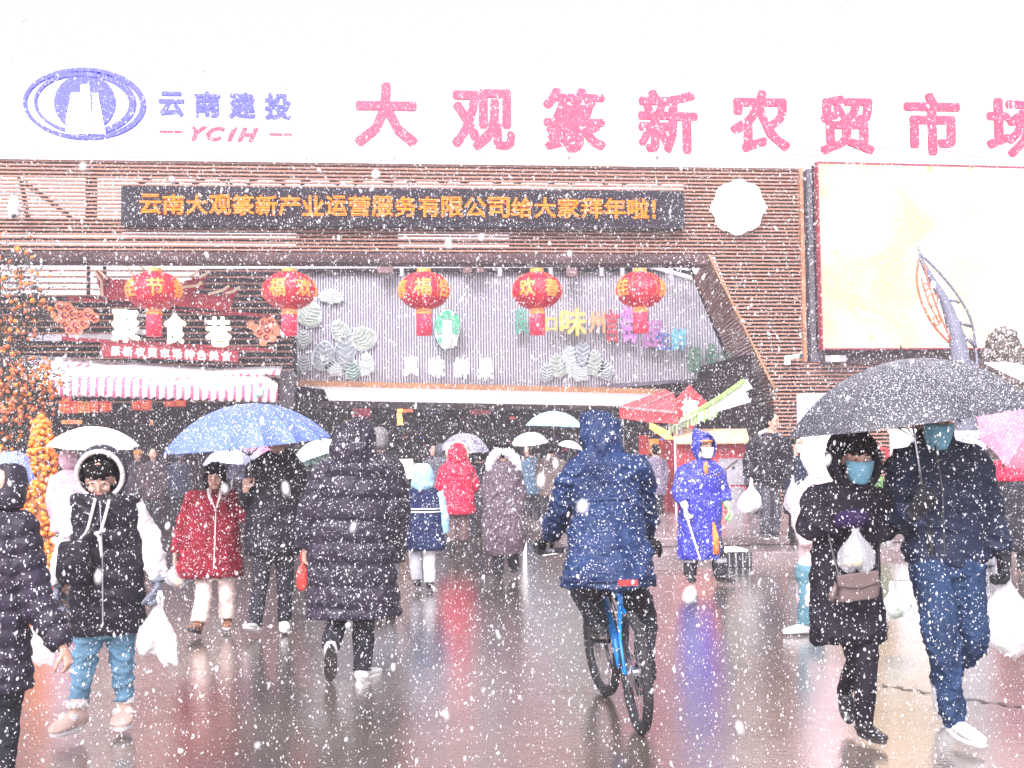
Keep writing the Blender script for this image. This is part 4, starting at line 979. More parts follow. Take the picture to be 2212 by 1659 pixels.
plastic_bag('narrow lower white plastic bag, right of the two hanging from the grey glove', hp+Vector((.02,-.06,0)), px(g,368,1436,-.1), .062, BAGW, 'two white shopping bags in the grey glove', 5)
plastic_bag('pale pinkish plastic bag behind the leg of the nearest left person', px(g,70,1330,.3), px(g,98,1436,.3), .07, CLEARW, seed=8)

# -- 3 woman in dark red coat
g = person('older woman in dark red coat and beige trousers walking under the blue umbrella', (455, 1368), 1.55, 5, dict(
    head=(464,1030,-.03), neck=(463,1060,0), chest=(462,1110,0), shL=(415,1072,0), elL=(392,1140,.02), wrL=(378,1200,-.04), shR=(505,1072,0), elR=(528,1120,.0), wrR=(535,1060,-.05),
    hipL=(440,1235,0), knL=(440,1290,-.12), anL=(428,1354,-.22), hipR=(486,1235,0), knR=(490,1280,.05), anR=(491,1341,.08)), vox=.011)
body(g, tilt=8, hands=[(g.j['wrL'], Vector((0,0,-1)), Vector((1,0,0)), .7)]); hair(g, drop=.05, fringe=True, vol=1.14)
coat(g, [(464,1056,18),(463,1064,34),(462,1090,50),(460,1130,54),(457,1180,62),(452,1230,72),(452,1246,68)], REDC, rs=(.07,.065,.056), folds=(.016,(9,9,6)), wr=.02)
COL = cloth('cream_collar', (.7,.58,.55), .2)
for q in (-1, 1): obj('collar', MB().tube([px(g,464+q*14,1056,-.09), px(g,464+q*11,1075,-.125), px(g,466,1100,-.13)], [.016,.014,.004], 8), COL, g.root, True)
obj('zip', MB().tube([px(g,466,1100,-.135), px(g,464,1170,-.16), px(g,461,1243,-.19)], .006, 6), COL, g.root)
trousers(g, CREAM, .09, .085, .085, flare=1.0, drop=.03)
BRS = mat('brown_suede', (.25,.11,.06), .8, .2, 12)
shoe(g, 'L', BRS, BSOLE, (-.3,-1), .25, pitch=-18); shoe(g, 'R', BRS, WSOLE, (.1,-1), .25)
plastic_bag('clear plastic bag of pale buns in the hand of the woman in red', px(g,378,1216,-.05), px(g,384,1264,-.05), .11, CLEAR, seed=2, cont=9, contm=FOOD)
# -- 4 man in black next to her, holding the umbrella
g = person('man in black coat and trousers with white shoes holding the big blue umbrella', (570, 1370), 1.72, 0, dict(
    head=(600,958,-.02), neck=(600,985,0), shL=(552,1010,0), elL=(530,1085,-.05), wrL=(531,1056,-.2), shR=(640,1010,0), elR=(655,1090,.0), wrR=(652,1170,.0),
    chest=(600,1060,0), pelvis=(592,1190,0), hipL=(570,1190,0), knL=(560,1270,-.1), anL=(551,1352,-.18), hipR=(615,1190,0), knR=(616,1265,.03), anR=(614,1343,.06)), vox=.012)
body(g, tilt=10, hands=[(g.j['wrL'], Vector((.1,-.1,1)), Vector((.2,1,0)), 1.0)]); hair(g)
coat(g, [(600,972,22),(600,984,40),(598,1010,54),(592,1060,58),(590,1120,60),(590,1180,62),(590,1200,58)], BLK, rs=(.08,.07,.05), folds=(.010,(8,8,8)), wr=.02)
trousers(g, DKT, .09, .07, .06)
shoe(g, 'L', WSHOE, WSOLE, (-.25,-1), .29, pitch=-18); shoe(g, 'R', WSHOE, WSOLE, (.1,-1), .28)
BLU = mat('umbrella_blue', (.10,.16,.50), .5, .12, 3, .15, 60, .35, sscale=80, upk=.10)
umbrella('large light blue sixteen panel umbrella over the couple on the left', px(g,528,872,-.12), Vector((-.09,-.05,1)), .72, .36, 16, BLU, .82, spin=.1)
gy = ground(570,1372).y
umbrella('translucent pale green umbrella behind the big blue one', at(678,952,gy+2.2), Vector((-.35,.1,1)), .32, .2, 8, FAB('green', (.5,.72,.68), 1), .5)
umbrella('small mauve grey umbrella low behind the couple on the left', at(512,968,gy+2.5), Vector((.1,.3,1)), .34, .26, 8, FAB('mauve', (.3,.3,.45), 1), .5)
umbrella('pink umbrella glimpsed behind the man in black on the left', at(548,958,gy+4.5), Vector((0,.1,1)), .4, .2, 8, FAB('pinkish', (.65,.2,.35), .8), .5)

# -- 5 large black long puffer, back view
g = person('person seen from behind in a long hooded black quilted coat and white sneakers', (782, 1466), 1.78, 178, dict(
    head=(765,955,0), neck=(765,1000,0), chest=(766,1080,0), pelvis=(765,1240,0), shL=(700,1030,0), elL=(668,1115,-.03), wrL=(658,1180,.02), shR=(835,1030,0), elR=(846,1115,-.03), wrR=(838,1200,.1),
    hipL=(735,1260,0), knL=(728,1330,.08), anL=(714,1400,-.16), hipR=(785,1260,0), knR=(785,1350,.05), anR=(783,1450,.0)), vox=.010)
body(g, face=False, hands=[(g.j['wrL']+Vector((0,0,-.02)), Vector((0,.1,-1)), Vector((1,0,0)), .6)])
coat(g, [(765,985,44),(765,996,60),(768,1015,76),(766,1060,84),(762,1120,88),(760,1200,92),(761,1280,97),(764,1318,101),(764,1332,96)], CHAR, puff=(.15,.028), spuff=(.13,.02), rs=(.085,.078,.062), folds=(.011,(7,7,13)), dr=.6)
hood_back(g, [(772,905,10),(770,911,28),(766,930,42),(764,955,49),(764,978,52),(765,1000,52)], CHAR, .9, folds=(.014,(14,14,10)))
trousers(g, DKT, .085, .075, .062)
shoe(g, 'R', WSHOE, WSOLE, (.55,1), .30, hgt=.065); shoe(g, 'L', WSHOE, BSOLE, (-.1,1), .29, pitch=62)
RB = mat('red_plastic', (.75,.04,.03), .4, .1, 6, .4, 30)
plastic_bag('small red plastic bag hanging behind the long black coat', px(g,654,1204,.02), px(g,652,1274,.02), .045, RB, seed=4)
# -- 6 man behind him
g = person('grey haired man in a dark jacket walking just right of the long black coat', (836, 1338), 1.72, 175, dict(head=(820,952,0), neck=(822,985,0), shR=(858,1020,0), shL=(790,1020,0), elR=(872,1090,0), wrR=(870,1150,0), anR=(842,1322,.0), knR=(842,1270,0)), vox=.016)
body(g, face=False); hair(g, mat('grey_hair', (.18,.17,.18), .6, .3, 30))
coat(g, [(822,975,24),(822,992,40),(824,1020,52),(824,1100,54),(824,1180,55),(824,1215,50)], BLK, rs=(.075,.07,.055))
soft('collar', MB().tube([px(g,822,982), px(g,822,1000)], [.09,.11], 14), cloth('grey_collar', (.2,.2,.24)), g.root, .012, 2)
trousers(g, cloth('grey_trouser', (.25,.25,.28)), .085, .075, .07)
for s_ in 'LR': shoe(g, s_, BSHOE, BSOLE, g.f)
pc = thing('paper_poster', 'pale cream poster sheet carried above the child in the blue hood', 'poster', at(871,1034,13.4))
obj('sheet', prism([(850,992),(892,991),(893,1034),(852,1034)], 13.4, .01), mat('poster_cream', (.8,.78,.62), .6, .1, 3), pc)
for q in [(862,1004,884,1012),(866,1014,874,1028)]: obj('printed_patch', slab(*q, 13.385, .006), mat('poster_print', (.7,.45,.35), .6, .3, 10), pc)
plastic_bag('white bag between the long black coat and the child', at(868,1105,13.6), at(866,1165,13.6), .07, BAGW, seed=12)

# -- 7 child in navy and light blue coat
g = person('child from behind in a navy coat with light blue hood and sleeves, white trousers', (918, 1276), 1.40, 176, dict(
    head=(913,1028,0), neck=(913,1056,0), chest=(914,1095,0), pelvis=(912,1170,0), shL=(885,1064,0), elL=(868,1098,.1), wrL=(868,1118,.2), shR=(945,1064,0), elR=(956,1110,0), wrR=(961,1152,.0),
    hipL=(897,1180,0), knL=(897,1215,0), anL=(901,1256,0), hipR=(926,1180,0), knR=(927,1215,0), anR=(928,1262,-.02)), vox=.011, headr=1.1)
LB = cloth('light_blue_shell', (.36,.62,.85), .4, .5); NV = cloth('navy_down', (.012,.022,.08), .5)
body(g, face=False)
coat(g, [(913,1046,18),(914,1056,28),(916,1070,34),(916,1100,38),(914,1140,43),(914,1180,49),(915,1188,46)], NV, sleeves=False, folds=(.006,(9,9,6)))
for s_ in 'LR': sleeve(g, s_, LB, (.085,.078,.055))
hood_back(g, [(911,1000,8),(911,1004,18),(912,1020,24),(913,1035,24),(914,1048,26),(914,1058,20)], LB)
for q in (0, 6.5): obj('belt_stripe', MB().loft(secs(g, [(914,1097+q,40),(914,1100+q,40.3)], .68), g.r, g.f, 32), mat('belt_white', (.85,.8,.75), .5), g.root, True)
for s_, mm_ in (('L', cloth('white_trouser_shaded', (.45,.45,.5), .2)), ('R', cloth('white_trouser', (.75,.73,.76), .2))):  # left leg of the white trousers greyed: shade put into its colour
    j = g.j; soft('trouser_leg', MB().tube([j['hip'+s_], j['kn'+s_], j['an'+s_]+UP*.02], [.075,.07,.066], 16, .03), mm_, g.root, .011, 2, (.006,(9,9,9)))
    shoe(g, s_, BSHOE, BSOLE, (.1,1), .22, boot=.04, name='boot')
# -- 8 red puffer woman
g = person('woman from behind in a bright red quilted coat with fur edged hood', (990, 1200), 1.60, 178, dict(
    head=(988,978,0), neck=(988,1000,0), shL=(960,1015,0), elL=(951,1050,.05), wrL=(955,1066,.2), shR=(1014,1015,0), elR=(1026,1048,.05), wrR=(1020,1060,.25)), vox=.014)
body(g, face=False)
coat(g, [(988,990,17),(988,1000,28),(988,1018,36),(986,1050,35),(986,1080,38),(988,1106,40),(988,1111,36)], REDP, puff=(.09,.018), rs=(.085,.08,.06))
hood_back(g, [(988,957,6),(988,961,14),(988,975,20),(988,990,22),(988,1000,20)], REDP)
soft('fur_edge', MB().tube([px(g,968,992,.06), px(g,966,975,.08), px(g,975,960,.09), px(g,990,955,.1), px(g,1004,962,.09), px(g,1010,976,.08), px(g,1008,992,.06)], .03, 10), cloth('fur_beige', (.6,.48,.42)), g.root, .012, 0, (.02,(60,60,60)))
trousers(g, cloth('brown_trouser', (.11,.07,.07), .6), .095, .09, .085, drop=.12)
for s_ in 'LR': shoe(g, s_, BSHOE, BSOLE, g.f, boot=.12, name='boot')
# -- 9 man with dark umbrella right of her
g = person('dark clothed man with teal mask under the grey patterned umbrella beyond the red coat', (1036, 1166), 1.68, 200, dict(head=(1036,985,0)), vox=.016)
body(g, face=False); hair(g); coat(g, [(1036,1000,12),(1038,1010,24),(1040,1040,28),(1040,1090,28),(1040,1120,27)], DKT, rs=(.075,.07,.05)); trousers(g, DKT)
for s_ in 'LR': shoe(g, s_, BSHOE, BSOLE, g.f)
mask(g, mat('mask_teal', (.1,.4,.42), .7))
umbrella('dark grey patterned umbrella above the red quilted coat', at(1006,936,g.Y-.3), Vector((.05,-.1,1)), .44, .29, 8, FAB('pattern', (.1,.1,.16), 1.5), .6)
# -- 10 dark long down coat with white fur hood
g = person('person from behind in a long shiny grey brown quilted coat with white fur hood', (1092, 1250), 1.66, 178, dict(
    head=(1086,974,0), neck=(1086,1005,0), shL=(1062,1018,0), elL=(1052,1060,.05), wrL=(1056,1090,.2), shR=(1112,1018,0), elR=(1124,1060,.0), wrR=(1124,1100,.05),
    hipL=(1076,1180,0), knL=(1076,1205,0), anL=(1076,1238,0), hipR=(1106,1180,0), knR=(1108,1200,0), anR=(1110,1226,.1)), vox=.012)
body(g, face=False); hair(g, vol=1.1)
WN = cloth('wine_down', (.10,.07,.09), .7, rough=.3)
coat(g, [(1088,996,22),(1088,1008,32),(1088,1030,39),(1087,1070,42),(1088,1110,46),(1090,1150,49),(1088,1186,44),(1088,1198,38)], WN, rs=(.085,.08,.06), folds=(.014,(16,16,16)))
soft('fur_hood', MB().tube([px(g,1054,1018,-.04), px(g,1062,992,-.05), px(g,1080,975,-.06), px(g,1098,978,-.07), px(g,1114,994,-.06), px(g,1122,1008,-.04)], [.04,.06,.065,.065,.06,.04], 12, .03), cloth('fur_white', (.8,.76,.8), .1), g.root, .011, 0, (.022,(50,50,50)))
trousers(g, DKT, .08, .075, .068)
for s_ in 'LR': shoe(g, s_, BSHOE, BSOLE, (.2,1), .25)
tag(obj('white_cup', MB().tube([at(1128,1083,g.Y), at(1128,1096,g.Y)], [.045,.035], 12), mat('cup', (.85,.8,.7), .4)), 'pale takeaway cup held at the right side of the white fur hooded coat', 'cup')

# -- 14 blue raincoat sweeper
g = person('street cleaner in a long blue hooded rain cape holding a thin white stick', (1520, 1262), 1.72, 8, dict(
    head=(1522,966,-.02), neck=(1518,1000,0), chest=(1515,1050,0), pelvis=(1512,1130,0), shL=(1478,1020,0), elL=(1466,1064,-.08), wrL=(1480,1094,-.25), shR=(1550,1020,0), elR=(1562,1065,.02), wrR=(1571,1092,-.05),
    hipL=(1496,1130,0), knL=(1494,1180,0), anL=(1490,1243,-.04), hipR=(1536,1130,0), knR=(1548,1180,0), anR=(1556,1244,-.06)), vox=.012)
BR = cloth('blue_rain', (.04,.045,.36), .7, rough=.3, bscale=12); OR = cloth('orange_work', (.9,.25,.05), .2)
body(g, tilt=5, turn=10); mask(g, MASKW)
coat(g, [(1518,992,20),(1516,1004,36),(1514,1030,48),(1512,1080,48),(1511,1140,48),(1512,1190,49),(1513,1208,47)], BR, rs=(.09,.085,.07), folds=(.012,(8,8,12)), wr=.05)
def hd_extra(c): pass
hood_open(g, px(g,1520,966,-.0), .135, .14, .165, 58, BR, trim=BR, tr=.01)
soft('hood_peak', MB().tube([px(g,1518,962,-.02), px(g,1508,940,.02), px(g,1501,924,.05)], [.125,.08,.015], 14, .02), BR, g.root, .01, 2, (.01,(14,14,14)))
obj('cap_peak', MB().ell(px(g,1526,953,-.12), (.08,.05,.016), n=14, m=6), OR, g.root, True)
obj('vest_collar', MB().tube([px(g,1525,1000,-.10), px(g,1524,1014,-.14), px(g,1526,1030,-.15)], [.03,.03,.01], 8), OR, g.root, True)
obj('vest_hem', MB().tube([px(g,1541,1128,-.16), px(g,1546,1160,-.15), px(g,1546,1196,-.13)], [.012,.035,.045], 8), OR, g.root, True)
trousers(g, DKT, .09, .08, .08, crotch=False)
for s_, d in (('L', (-.1,-1)), ('R', (.45,-1))):
    shoe(g, s_, BSHOE, BSOLE, d, .3, boot=.1, wd=.052, name='boot')
    soft('trouser_cuff', MB().tube([g.j['an'+s_]+UP*.15, g.j['an'+s_]+UP*.2], [.085,.08], 14), cloth('grey_cuff', (.3,.3,.34)), g.root, .01, 1, (.006,(20,20,20)))
glove(g, 'L', mat('white_glove', (.8,.78,.78), .7), Vector((.1,0,-1)), Vector((1,0,0)), .9); glove(g, 'R', mat('green_glove', (.4,.65,.3), .7), Vector((.3,0,-1)), Vector((-1,0,0)), .5)
tag(obj('litter_stick', MB().tube([px(g,1481,1108,-.30), px(g,1497,1160,-.32), px(g,1513,1210,-.34)], [.013,.012,.008], 8), mat('stick_white', (.8,.78,.78), .4)), 'thin white stick pointing down from the gloved hand of the street cleaner', 'stick')
tag(obj('broom_stick', MB().tube([px(g,1546,1030,-.12), px(g,1594,994,.1)], .012, 8), mat('stick_brown', (.12,.07,.06), .5)), 'dark brown pole sticking out diagonally beside the blue rain cape', 'stick')

# -- 15 standing man with bag, raised pavement
g = person('man in black jacket with pale collar on the raised pavement holding a white bag', (1664, 1168), 1.74, 35, dict(
    head=(1668,912,-.02), neck=(1664,938,0), shL=(1628,958,0), elL=(1617,1000,.02), wrL=(1622,1032,-.05), shR=(1696,958,0), elR=(1708,1000,0), wrR=(1702,1030,-.05)), vox=.012, feetz=.26)
body(g, tilt=8, turn=10, hands=[(g.j['wrL'], Vector((0,0,-1)), Vector((1,0,0)), .8)]); hair(g)
coat(g, [(1662,935,18),(1662,944,30),(1661,962,40),(1661,1000,42),(1661,1030,42),(1661,1044,38)], BLK, puff=(.1,.012), rs=(.085,.08,.055))
soft('collar', MB().tube([px(g,1640,938,-.02), px(g,1655,930,.05), px(g,1676,938,.0)], .035, 10), cloth('pale_collar', (.7,.66,.66)), g.root, .01, 2)
obj('strap', MB().tube([px(g,1652,948,-.16), px(g,1668,990,-.2)], .012, 6), mat('strap_tan', (.5,.33,.28)), g.root)
trousers(g, cloth('grey_black_trouser', (.06,.06,.075), .6), .09, .085, .075)
for s_ in 'LR': shoe(g, s_, BSHOE, WSOLE, (-.2,-1))
plastic_bag('full white plastic bag held by the standing man in the pale collar', g.j['wrL']+Vector((0,-.03,-.06)), px(g,1616,1108,-.05), .17, BAGW, seed=21)
# -- 16 person right of him
g = person('dark clothed person with white mask half hidden left of the white hood', (1722, 1176), 1.6, 20, dict(head=(1722,962,0)), vox=.016, feetz=.13)
body(g); hair(g, vol=1.05); mask(g, MASKW); coat(g, [(1722,984,14),(1722,994,26),(1722,1020,32),(1722,1080,33),(1722,1110,30)], JACK, rs=(.08,.075,.055)); trousers(g, DKT)
for s_ in 'LR': shoe(g, s_, BSHOE, BSOLE, (0,-1))
plastic_bag('white plastic bag between the standing man and the white hood', px(g,1712,1030,-.25), px(g,1716,1104,-.25), .14, BAGW, seed=22)
# -- 17 white hood pink coat
g = person('person in white hood and pale pink coat behind the masked woman in black', (1726, 1372), 1.66, 150, dict(
    head=(1766,990,0), neck=(1772,1030,0), shL=(1742,1062,0), elL=(1730,1120,0), wrL=(1745,1180,-.1), shR=(1815,1062,0), hipL=(1742,1240,0), knL=(1742,1300,0), anL=(1738,1350,0), hipR=(1775,1240,0), knR=(1765,1300,0), anR=(1762,1352,.05)), vox=.012)
body(g, face=False)
PK2 = cloth('pink_quilt', (.75,.56,.58), .2); coat(g, [(1775,1022,24),(1778,1040,40),(1780,1080,50),(1778,1160,50),(1776,1240,52),(1772,1300,52),(1772,1308,48)], PK2, puff=(.09,.012), rs=(.085,.08,.06))
hood_back(g, [(1768,944,10),(1768,950,24),(1764,970,32),(1764,995,33),(1770,1018,28),(1774,1036,24)], cloth('white_hood', (.8,.77,.78), .1))
trousers(g, cloth('teal_trouser', (.1,.22,.27), .3), .08, .07, .068)
shoe(g, 'L', WSHOE, WSOLE, (-1,-.3), .28); shoe(g, 'R', WSHOE, WSOLE, (-1,.2), .28)
# -- 18 masked woman in black coat
g = person('woman in hooded black coat and blue mask under the large dark umbrella', (1866, 1602), 1.66, -8, dict(
    head=(1850,990,-.03), neck=(1838,1050,0), chest=(1830,1110,0), pelvis=(1835,1280,0), shL=(1765,1078,0), elL=(1752,1138,-.05), wrL=(1822,1124,-.22), shR=(1895,1078,0), elR=(1908,1140,.0), wrR=(1850,1130,-.2),
    hipL=(1815,1300,0), knL=(1852,1420,.02), anL=(1826,1490,.34), hipR=(1870,1300,0), knR=(1870,1450,-.05), anR=(1866,1566,.0)), vox=.009)
body(g, tilt=14, turn=6); mask(g, MASKB); hair(g, fringe=True)
INK = cloth('ink_coat', (.013,.010,.018), .25, bscale=12)
coat(g, [(1838,1036,38),(1834,1050,56),(1830,1080,70),(1828,1140,70),(1828,1200,72),(1828,1280,78),(1832,1350,82),(1834,1380,78),(1834,1390,70)], INK, rs=(.085,.085,.07), folds=(.018,(9,9,9)), wr=.03, dr=.6)
hood_open(g, px(g,1842,992,.0), .14, .15, .165, 56, INK, trim=INK, tr=.02, u=UP)
soft('purple_mitten', MB().tube([px(g,1812,1128,-.2), px(g,1838,1120,-.26), px(g,1868,1124,-.25)], [.045,.055,.045], 14, .02), cloth('purple_knit', (.02,.008,.045), .2), g.root, .008, 2, (.004,(30,30,30)))
trousers(g, INK, .085, .066, .05)
shoe(g, 'R', BSHOE, BSOLE, (.15,-1), .27, boot=.16, name='boot'); shoe(g, 'L', BSHOE, BSOLE, (-.2,-1), .26, pitch=40, boot=.16, name='boot')
plastic_bag('clear plastic bag with a bowl of food hanging from the purple mitten', px(g,1848,1134,-.28), px(g,1850,1233,-.28), .092, CLEAR, seed=31, cont=7, contm=FOOD)
hb = thing('shoulder_bag', 'taupe leather crossbody bag with flap on the front of the black coat', 'bag', px(g,1853,1302,-.24))
TP = mat('taupe_leather', (.13,.09,.085), .4, .1, 6, .2, 40)
soft('bag_body', MB().loft([(px(g,1853,1242,-.25),.105,.035),(px(g,1853,1262,-.25),.115,.045),(px(g,1852,1296,-.25),.11,.04)], Vector((1,0,.1)).normalized(), Vector((0,1,0)), 24, .02, ex=3.5), TP, hb, .008, 2)
obj('flap', prism([(1808,1244),(1898,1232),(1900,1258),(1860,1272),(1812,1268)], g.Y-.31, .02), TP, hb, bevel=.006)
obj('strap', MB().tube([px(g,1812,1244,-.27), px(g,1795,1180,-.2), px(g,1785,1130,-.17)], .005, 6), BLACKM, hb); obj('strap', MB().tube([px(g,1896,1238,-.27), px(g,1902,1150,-.1)], .005, 6), BLACKM, hb)
obj('tassel', MB().tube([px(g,1806,1262,-.29), px(g,1798,1286,-.28), px(g,1796,1300,-.28)], [.008,.022,.014], 8), TP, hb, True)
# -- 19 masked man, right
g = person('man in dark navy jacket, jeans and blue mask striding under the large dark umbrella', (2064, 1598), 1.82, -6, dict(
    head=(2018,912,-.04), neck=(2022,960,0), chest=(2035,1050,0), pelvis=(2045,1210,0), shL=(1952,1005,0), elL=(1938,1118,.05), wrL=(1975,1110,-.22), shR=(2105,1005,0), elR=(2135,1110,.04), wrR=(2163,1195,-.05),
    hipL=(2010,1220,0), knL=(2035,1380,-.14), anL=(2062,1564,-.10), hipR=(2085,1220,0), knR=(2098,1380,-.02), anR=(2030,1468,.42)), vox=.009)
body(g, tilt=12, turn=0); mask(g, MASKB); hair(g)
coat(g, [(2022,942,34),(2026,952,52),(2034,975,76),(2036,1030,90),(2040,1100,92),(2042,1170,90),(2042,1205,86),(2042,1218,78)], JACK, puff=(.14,.008), rs=(.088,.078,.06), folds=(.018,(9,9,14)), dr=.58)
soft('collar', MB().loft(secs(g, [(2022,920,36),(2020,945,40),(2022,962,44)], .9, -.01), g.r, g.f, 24, .02), DKT, g.root, .009, 2)
obj('zip', MB().tube([px(g,2020,962,-.16), px(g,2036,1060,-.23), px(g,2040,1200,-.23)], .005, 6), BLACKM, g.root)
trousers(g, JEAN2, .108, .083, .06, folds=(.018,(9,9,16)))
shoe(g, 'L', WSHOE, WSOLE, (.12,-1), .30, hgt=.065); shoe(g, 'R', WSHOE, WSOLE, (-.1,-1), .29, pitch=55)
glove(g, 'R', GLV, Vector((.1,0,-1)), Vector((-1,0,0)), .8); glove(g, 'L', GLV, Vector((.3,-.4,.8)), Vector((0,1,0)), 1.0)
GRN = mat('greens', (.12,.25,.08), .6, .5, 15)
plastic_bag('large translucent bag of vegetables hanging from the black glove at the right edge', px(g,2172,1232,-.05), px(g,2186,1412,-.05), .15, CLEARW, seed=33, cont=10, contm=mat('cabbage', (.7,.72,.5), .6, .3, 9))
umbrella('very large black snow speckled umbrella over the masked couple', px(g,1950,776,-.1), Vector((-.13,-.0,1)), .67, .335, 8, mat('umbrella_black', (.045,.045,.06), .5, .25, 3, .15, 60, .3, sscale=150, upk=.13), .95, spin=.3, scal=.04)
# things behind them
g = person('woman in crimson jacket and dark skirt under the pink umbrella at the right edge', (2192, 1240), 1.62, 160, dict(head=(2196,990,0)), vox=.014)
body(g, face=False); hair(g); coat(g, [(2195,1006,20),(2195,1016,34),(2195,1030,42),(2195,1040,38)], REDP, rs=(.075,.07,.055))
soft('skirt', MB().loft(secs(g, [(2194,1030,34),(2192,1090,42),(2190,1170,44),(2190,1190,40)]), g.r, g.f, 24, .03), DKT, g.root, .014, 2, (.012,(9,9,3)))
trousers(g, DKT, .08, .07, .06)
for s_ in 'LR': shoe(g, s_, BSHOE, BSOLE, g.f)
umbrella('pink umbrella tilted at the right edge', at(2222,912,g.Y-2.0), Vector((.25,-.9,.55)), .50, .24, 8, FAB('pink', (.45,.18,.26), .5), .7)
umbrella('white umbrella behind the black one at the right edge', at(2240,800,g.Y+.8), Vector((.45,-.3,1)), .62, .2, 8, FAB('white', (.8,.78,.8), .2), .7)
plastic_bag('white bag with green leaves lying low behind the masked woman', at(1925,1268,9.6), at(1945,1338,9.6), .14, CLEARW, seed=37, cont=6, contm=GRN)
# ================================================================ bicycle and rider
ra, fa = ground(1383, 1583), ground(1308, 1502); bd = (fa-ra).normalized(); wb = (fa-ra).length
lean = R(3.5); bs = bd.cross(UP).normalized(); bu = (UP*math.cos(lean)-bs*math.sin(lean)); bsd = bd.cross(bu).normalized()
def bp(x, z, s_=0): return ra + bd*x + bu*z + bsd*s_       # x forward of the rear axle, z up, s_ to the right
bike = thing('bicycle', 'blue mountain bicycle with knobbly tyres and a small red reflector, ridden away', 'bicycle', ra)
TY = mat('tyre', (.02,.02,.022), .6, .2, 20, .5, 90, .3); RM = mat('rim_black', (.03,.03,.035), .3); FB = mat('frame_blue', (.01,.22,.62), .25, .1, 4)
WR = .335
for (cx, st_) in ((0, 0), (wb, R(-7))):
    c = bp(cx, WR); fd = (bd*math.cos(st_)+bsd*math.sin(st_)).normalized(); ax = fd.cross(bu).normalized()
    hub = obj('wheel', MB().tube([c-ax*.05, c-ax*.015, c+ax*.015, c+ax*.05], [.012,.024,.024,.012], 10), STEEL, bike, True)
    def ringmesh(Rr, r, n=64, m=8, knob=0):
        vs = []
        for i in range(n):
            a = 2*math.pi*i/n; o_ = fd*math.cos(a)+bu*math.sin(a)
            for j in range(m):
                b = 2*math.pi*j/m; kk = knob*(1 if (i+j) % 2 else 0); vs.append(c+o_*(Rr+(r+kk)*math.cos(b))+ax*((r+kk)*math.sin(b)))
        return MB().add(vs, [(i*m+j, ((i+1) % n)*m+j, ((i+1) % n)*m+(j+1) % m, i*m+(j+1) % m) for i in range(n) for j in range(m)])
    obj('tyre', ringmesh(WR-.027, .027, 96, 8, .0035), TY, hub, False); obj('rim', ringmesh(WR-.058, .011), RM, hub, True)
    for i in range(24):
        a = 2*math.pi*i/24; q = -1 if i % 2 else 1; o_ = fd*math.cos(a)+bu*math.sin(a); t_ = fd*math.cos(a+q*.9)+bu*math.sin(a+q*.9)
        obj('spoke', MB().tube([c+t_*.022+ax*(q*.025), c+o_*(WR-.062)], .0013, 4), STEEL, hub)
    obj('brake_disc', MB().tube([c-ax*.032, c-ax*.030], [.08,.08], 24), STEEL, hub)
T = lambda n_, pts, r_, m_=FB, k=10: obj(n_, MB().tube(pts, r_, k), m_, bike, True)
bb = bp(.43, .29); st = bp(.27, .80); ht = bp(wb-.22, .86); hb_ = bp(wb-.17, .72)
T('seat_tube', [bb, st], .017); T('top_tube', [bp(.29,.72), ht-bu*.04], .017); T('down_tube', [bb, hb_], .024); T('head_tube', [ht, hb_], .022)
for q in (-1, 1):
    T('chain_stay', [bb, bp(.0, WR, .06*q)], .010); T('seat_stay', [bp(.30,.68), bp(.1,.5,.055*q), bp(0, WR, .06*q)], .009)
    T('fork_leg', [hb_+bsd*(.05*q), bp(wb, WR, .05*q)], .015, BLACKM)
T('seat_post', [st, bp(.27,.92)], .014, BLACKM); T('stem', [ht, bp(wb-.24,.93), bp(wb-.19,.97)], .015, BLACKM)
hbc = bp(wb-.19,.97); T('handlebar', [hbc-bsd*.33-bd*.05, hbc-bsd*.12, hbc+bsd*.12, hbc+bsd*.33-bd*.05], .014, BLACKM)
for q in (-1, 1): T('grip', [hbc+bsd*(.24*q)-bd*.03, hbc+bsd*(.35*q)-bd*.055], .019, BLACKM); T('brake_lever', [hbc+bsd*(.22*q), hbc+bsd*(.27*q)+bd*.05-bu*.03, hbc+bsd*(.36*q)+bd*.02-bu*.03], .006, STEEL, 6)
soft('saddle', MB().tube([bp(.27,.90), bp(.32,.905), bp(.40,.905), bp(.52,.905)], [.075,.082,.045,.02], 14, .02, None, (bu,.42)), BLACKM, bike, .008, 2)
raw('red_reflector', MB().box((-.055,-.012,-.016),(.055,.012,.016)), mat('reflector', (.65,.03,.03), .2, .05), bike).location = bp(.03,.83)-ra
obj('chainring', MB().tube([bb+bsd*.045, bb+bsd*.05], [.085,.085], 24), BLACKM, bike)
ca = R(20)
pl_, pr_ = bb+(bd*math.cos(ca)+bu*math.sin(ca))*.17-bsd*.11, bb-(bd*math.cos(ca)+bu*math.sin(ca))*.17+bsd*.11
pl_ = bb + (bd*.5+bu*.86)*.17 - bsd*.11; pr_ = bb - (bd*.5+bu*.86)*.17 + bsd*.11
T('crank_arm', [bb-bsd*.06, pl_+bsd*.04], .011, BLACKM); T('crank_arm', [bb+bsd*.06, pr_-bsd*.04], .011, BLACKM)
for q in (pl_, pr_): obj('pedal', MB().tube([q-bsd*.045, q+bsd*.045], .03, 6, None, None, (bu,.4)), BLACKM, bike)
T('rear_derailleur', [bp(0,WR,.06), bp(.02,WR-.1,.06), bp(.06,WR-.16,.06)], .014, BLACKM); T('chain', [bp(.06,WR-.16,.055), bb+bsd*.05-bu*.08], .005, BLACKM, 6); T('chain', [bp(.0,WR+.03,.055), bb+bsd*.05+bu*.08], .005, BLACKM, 6)
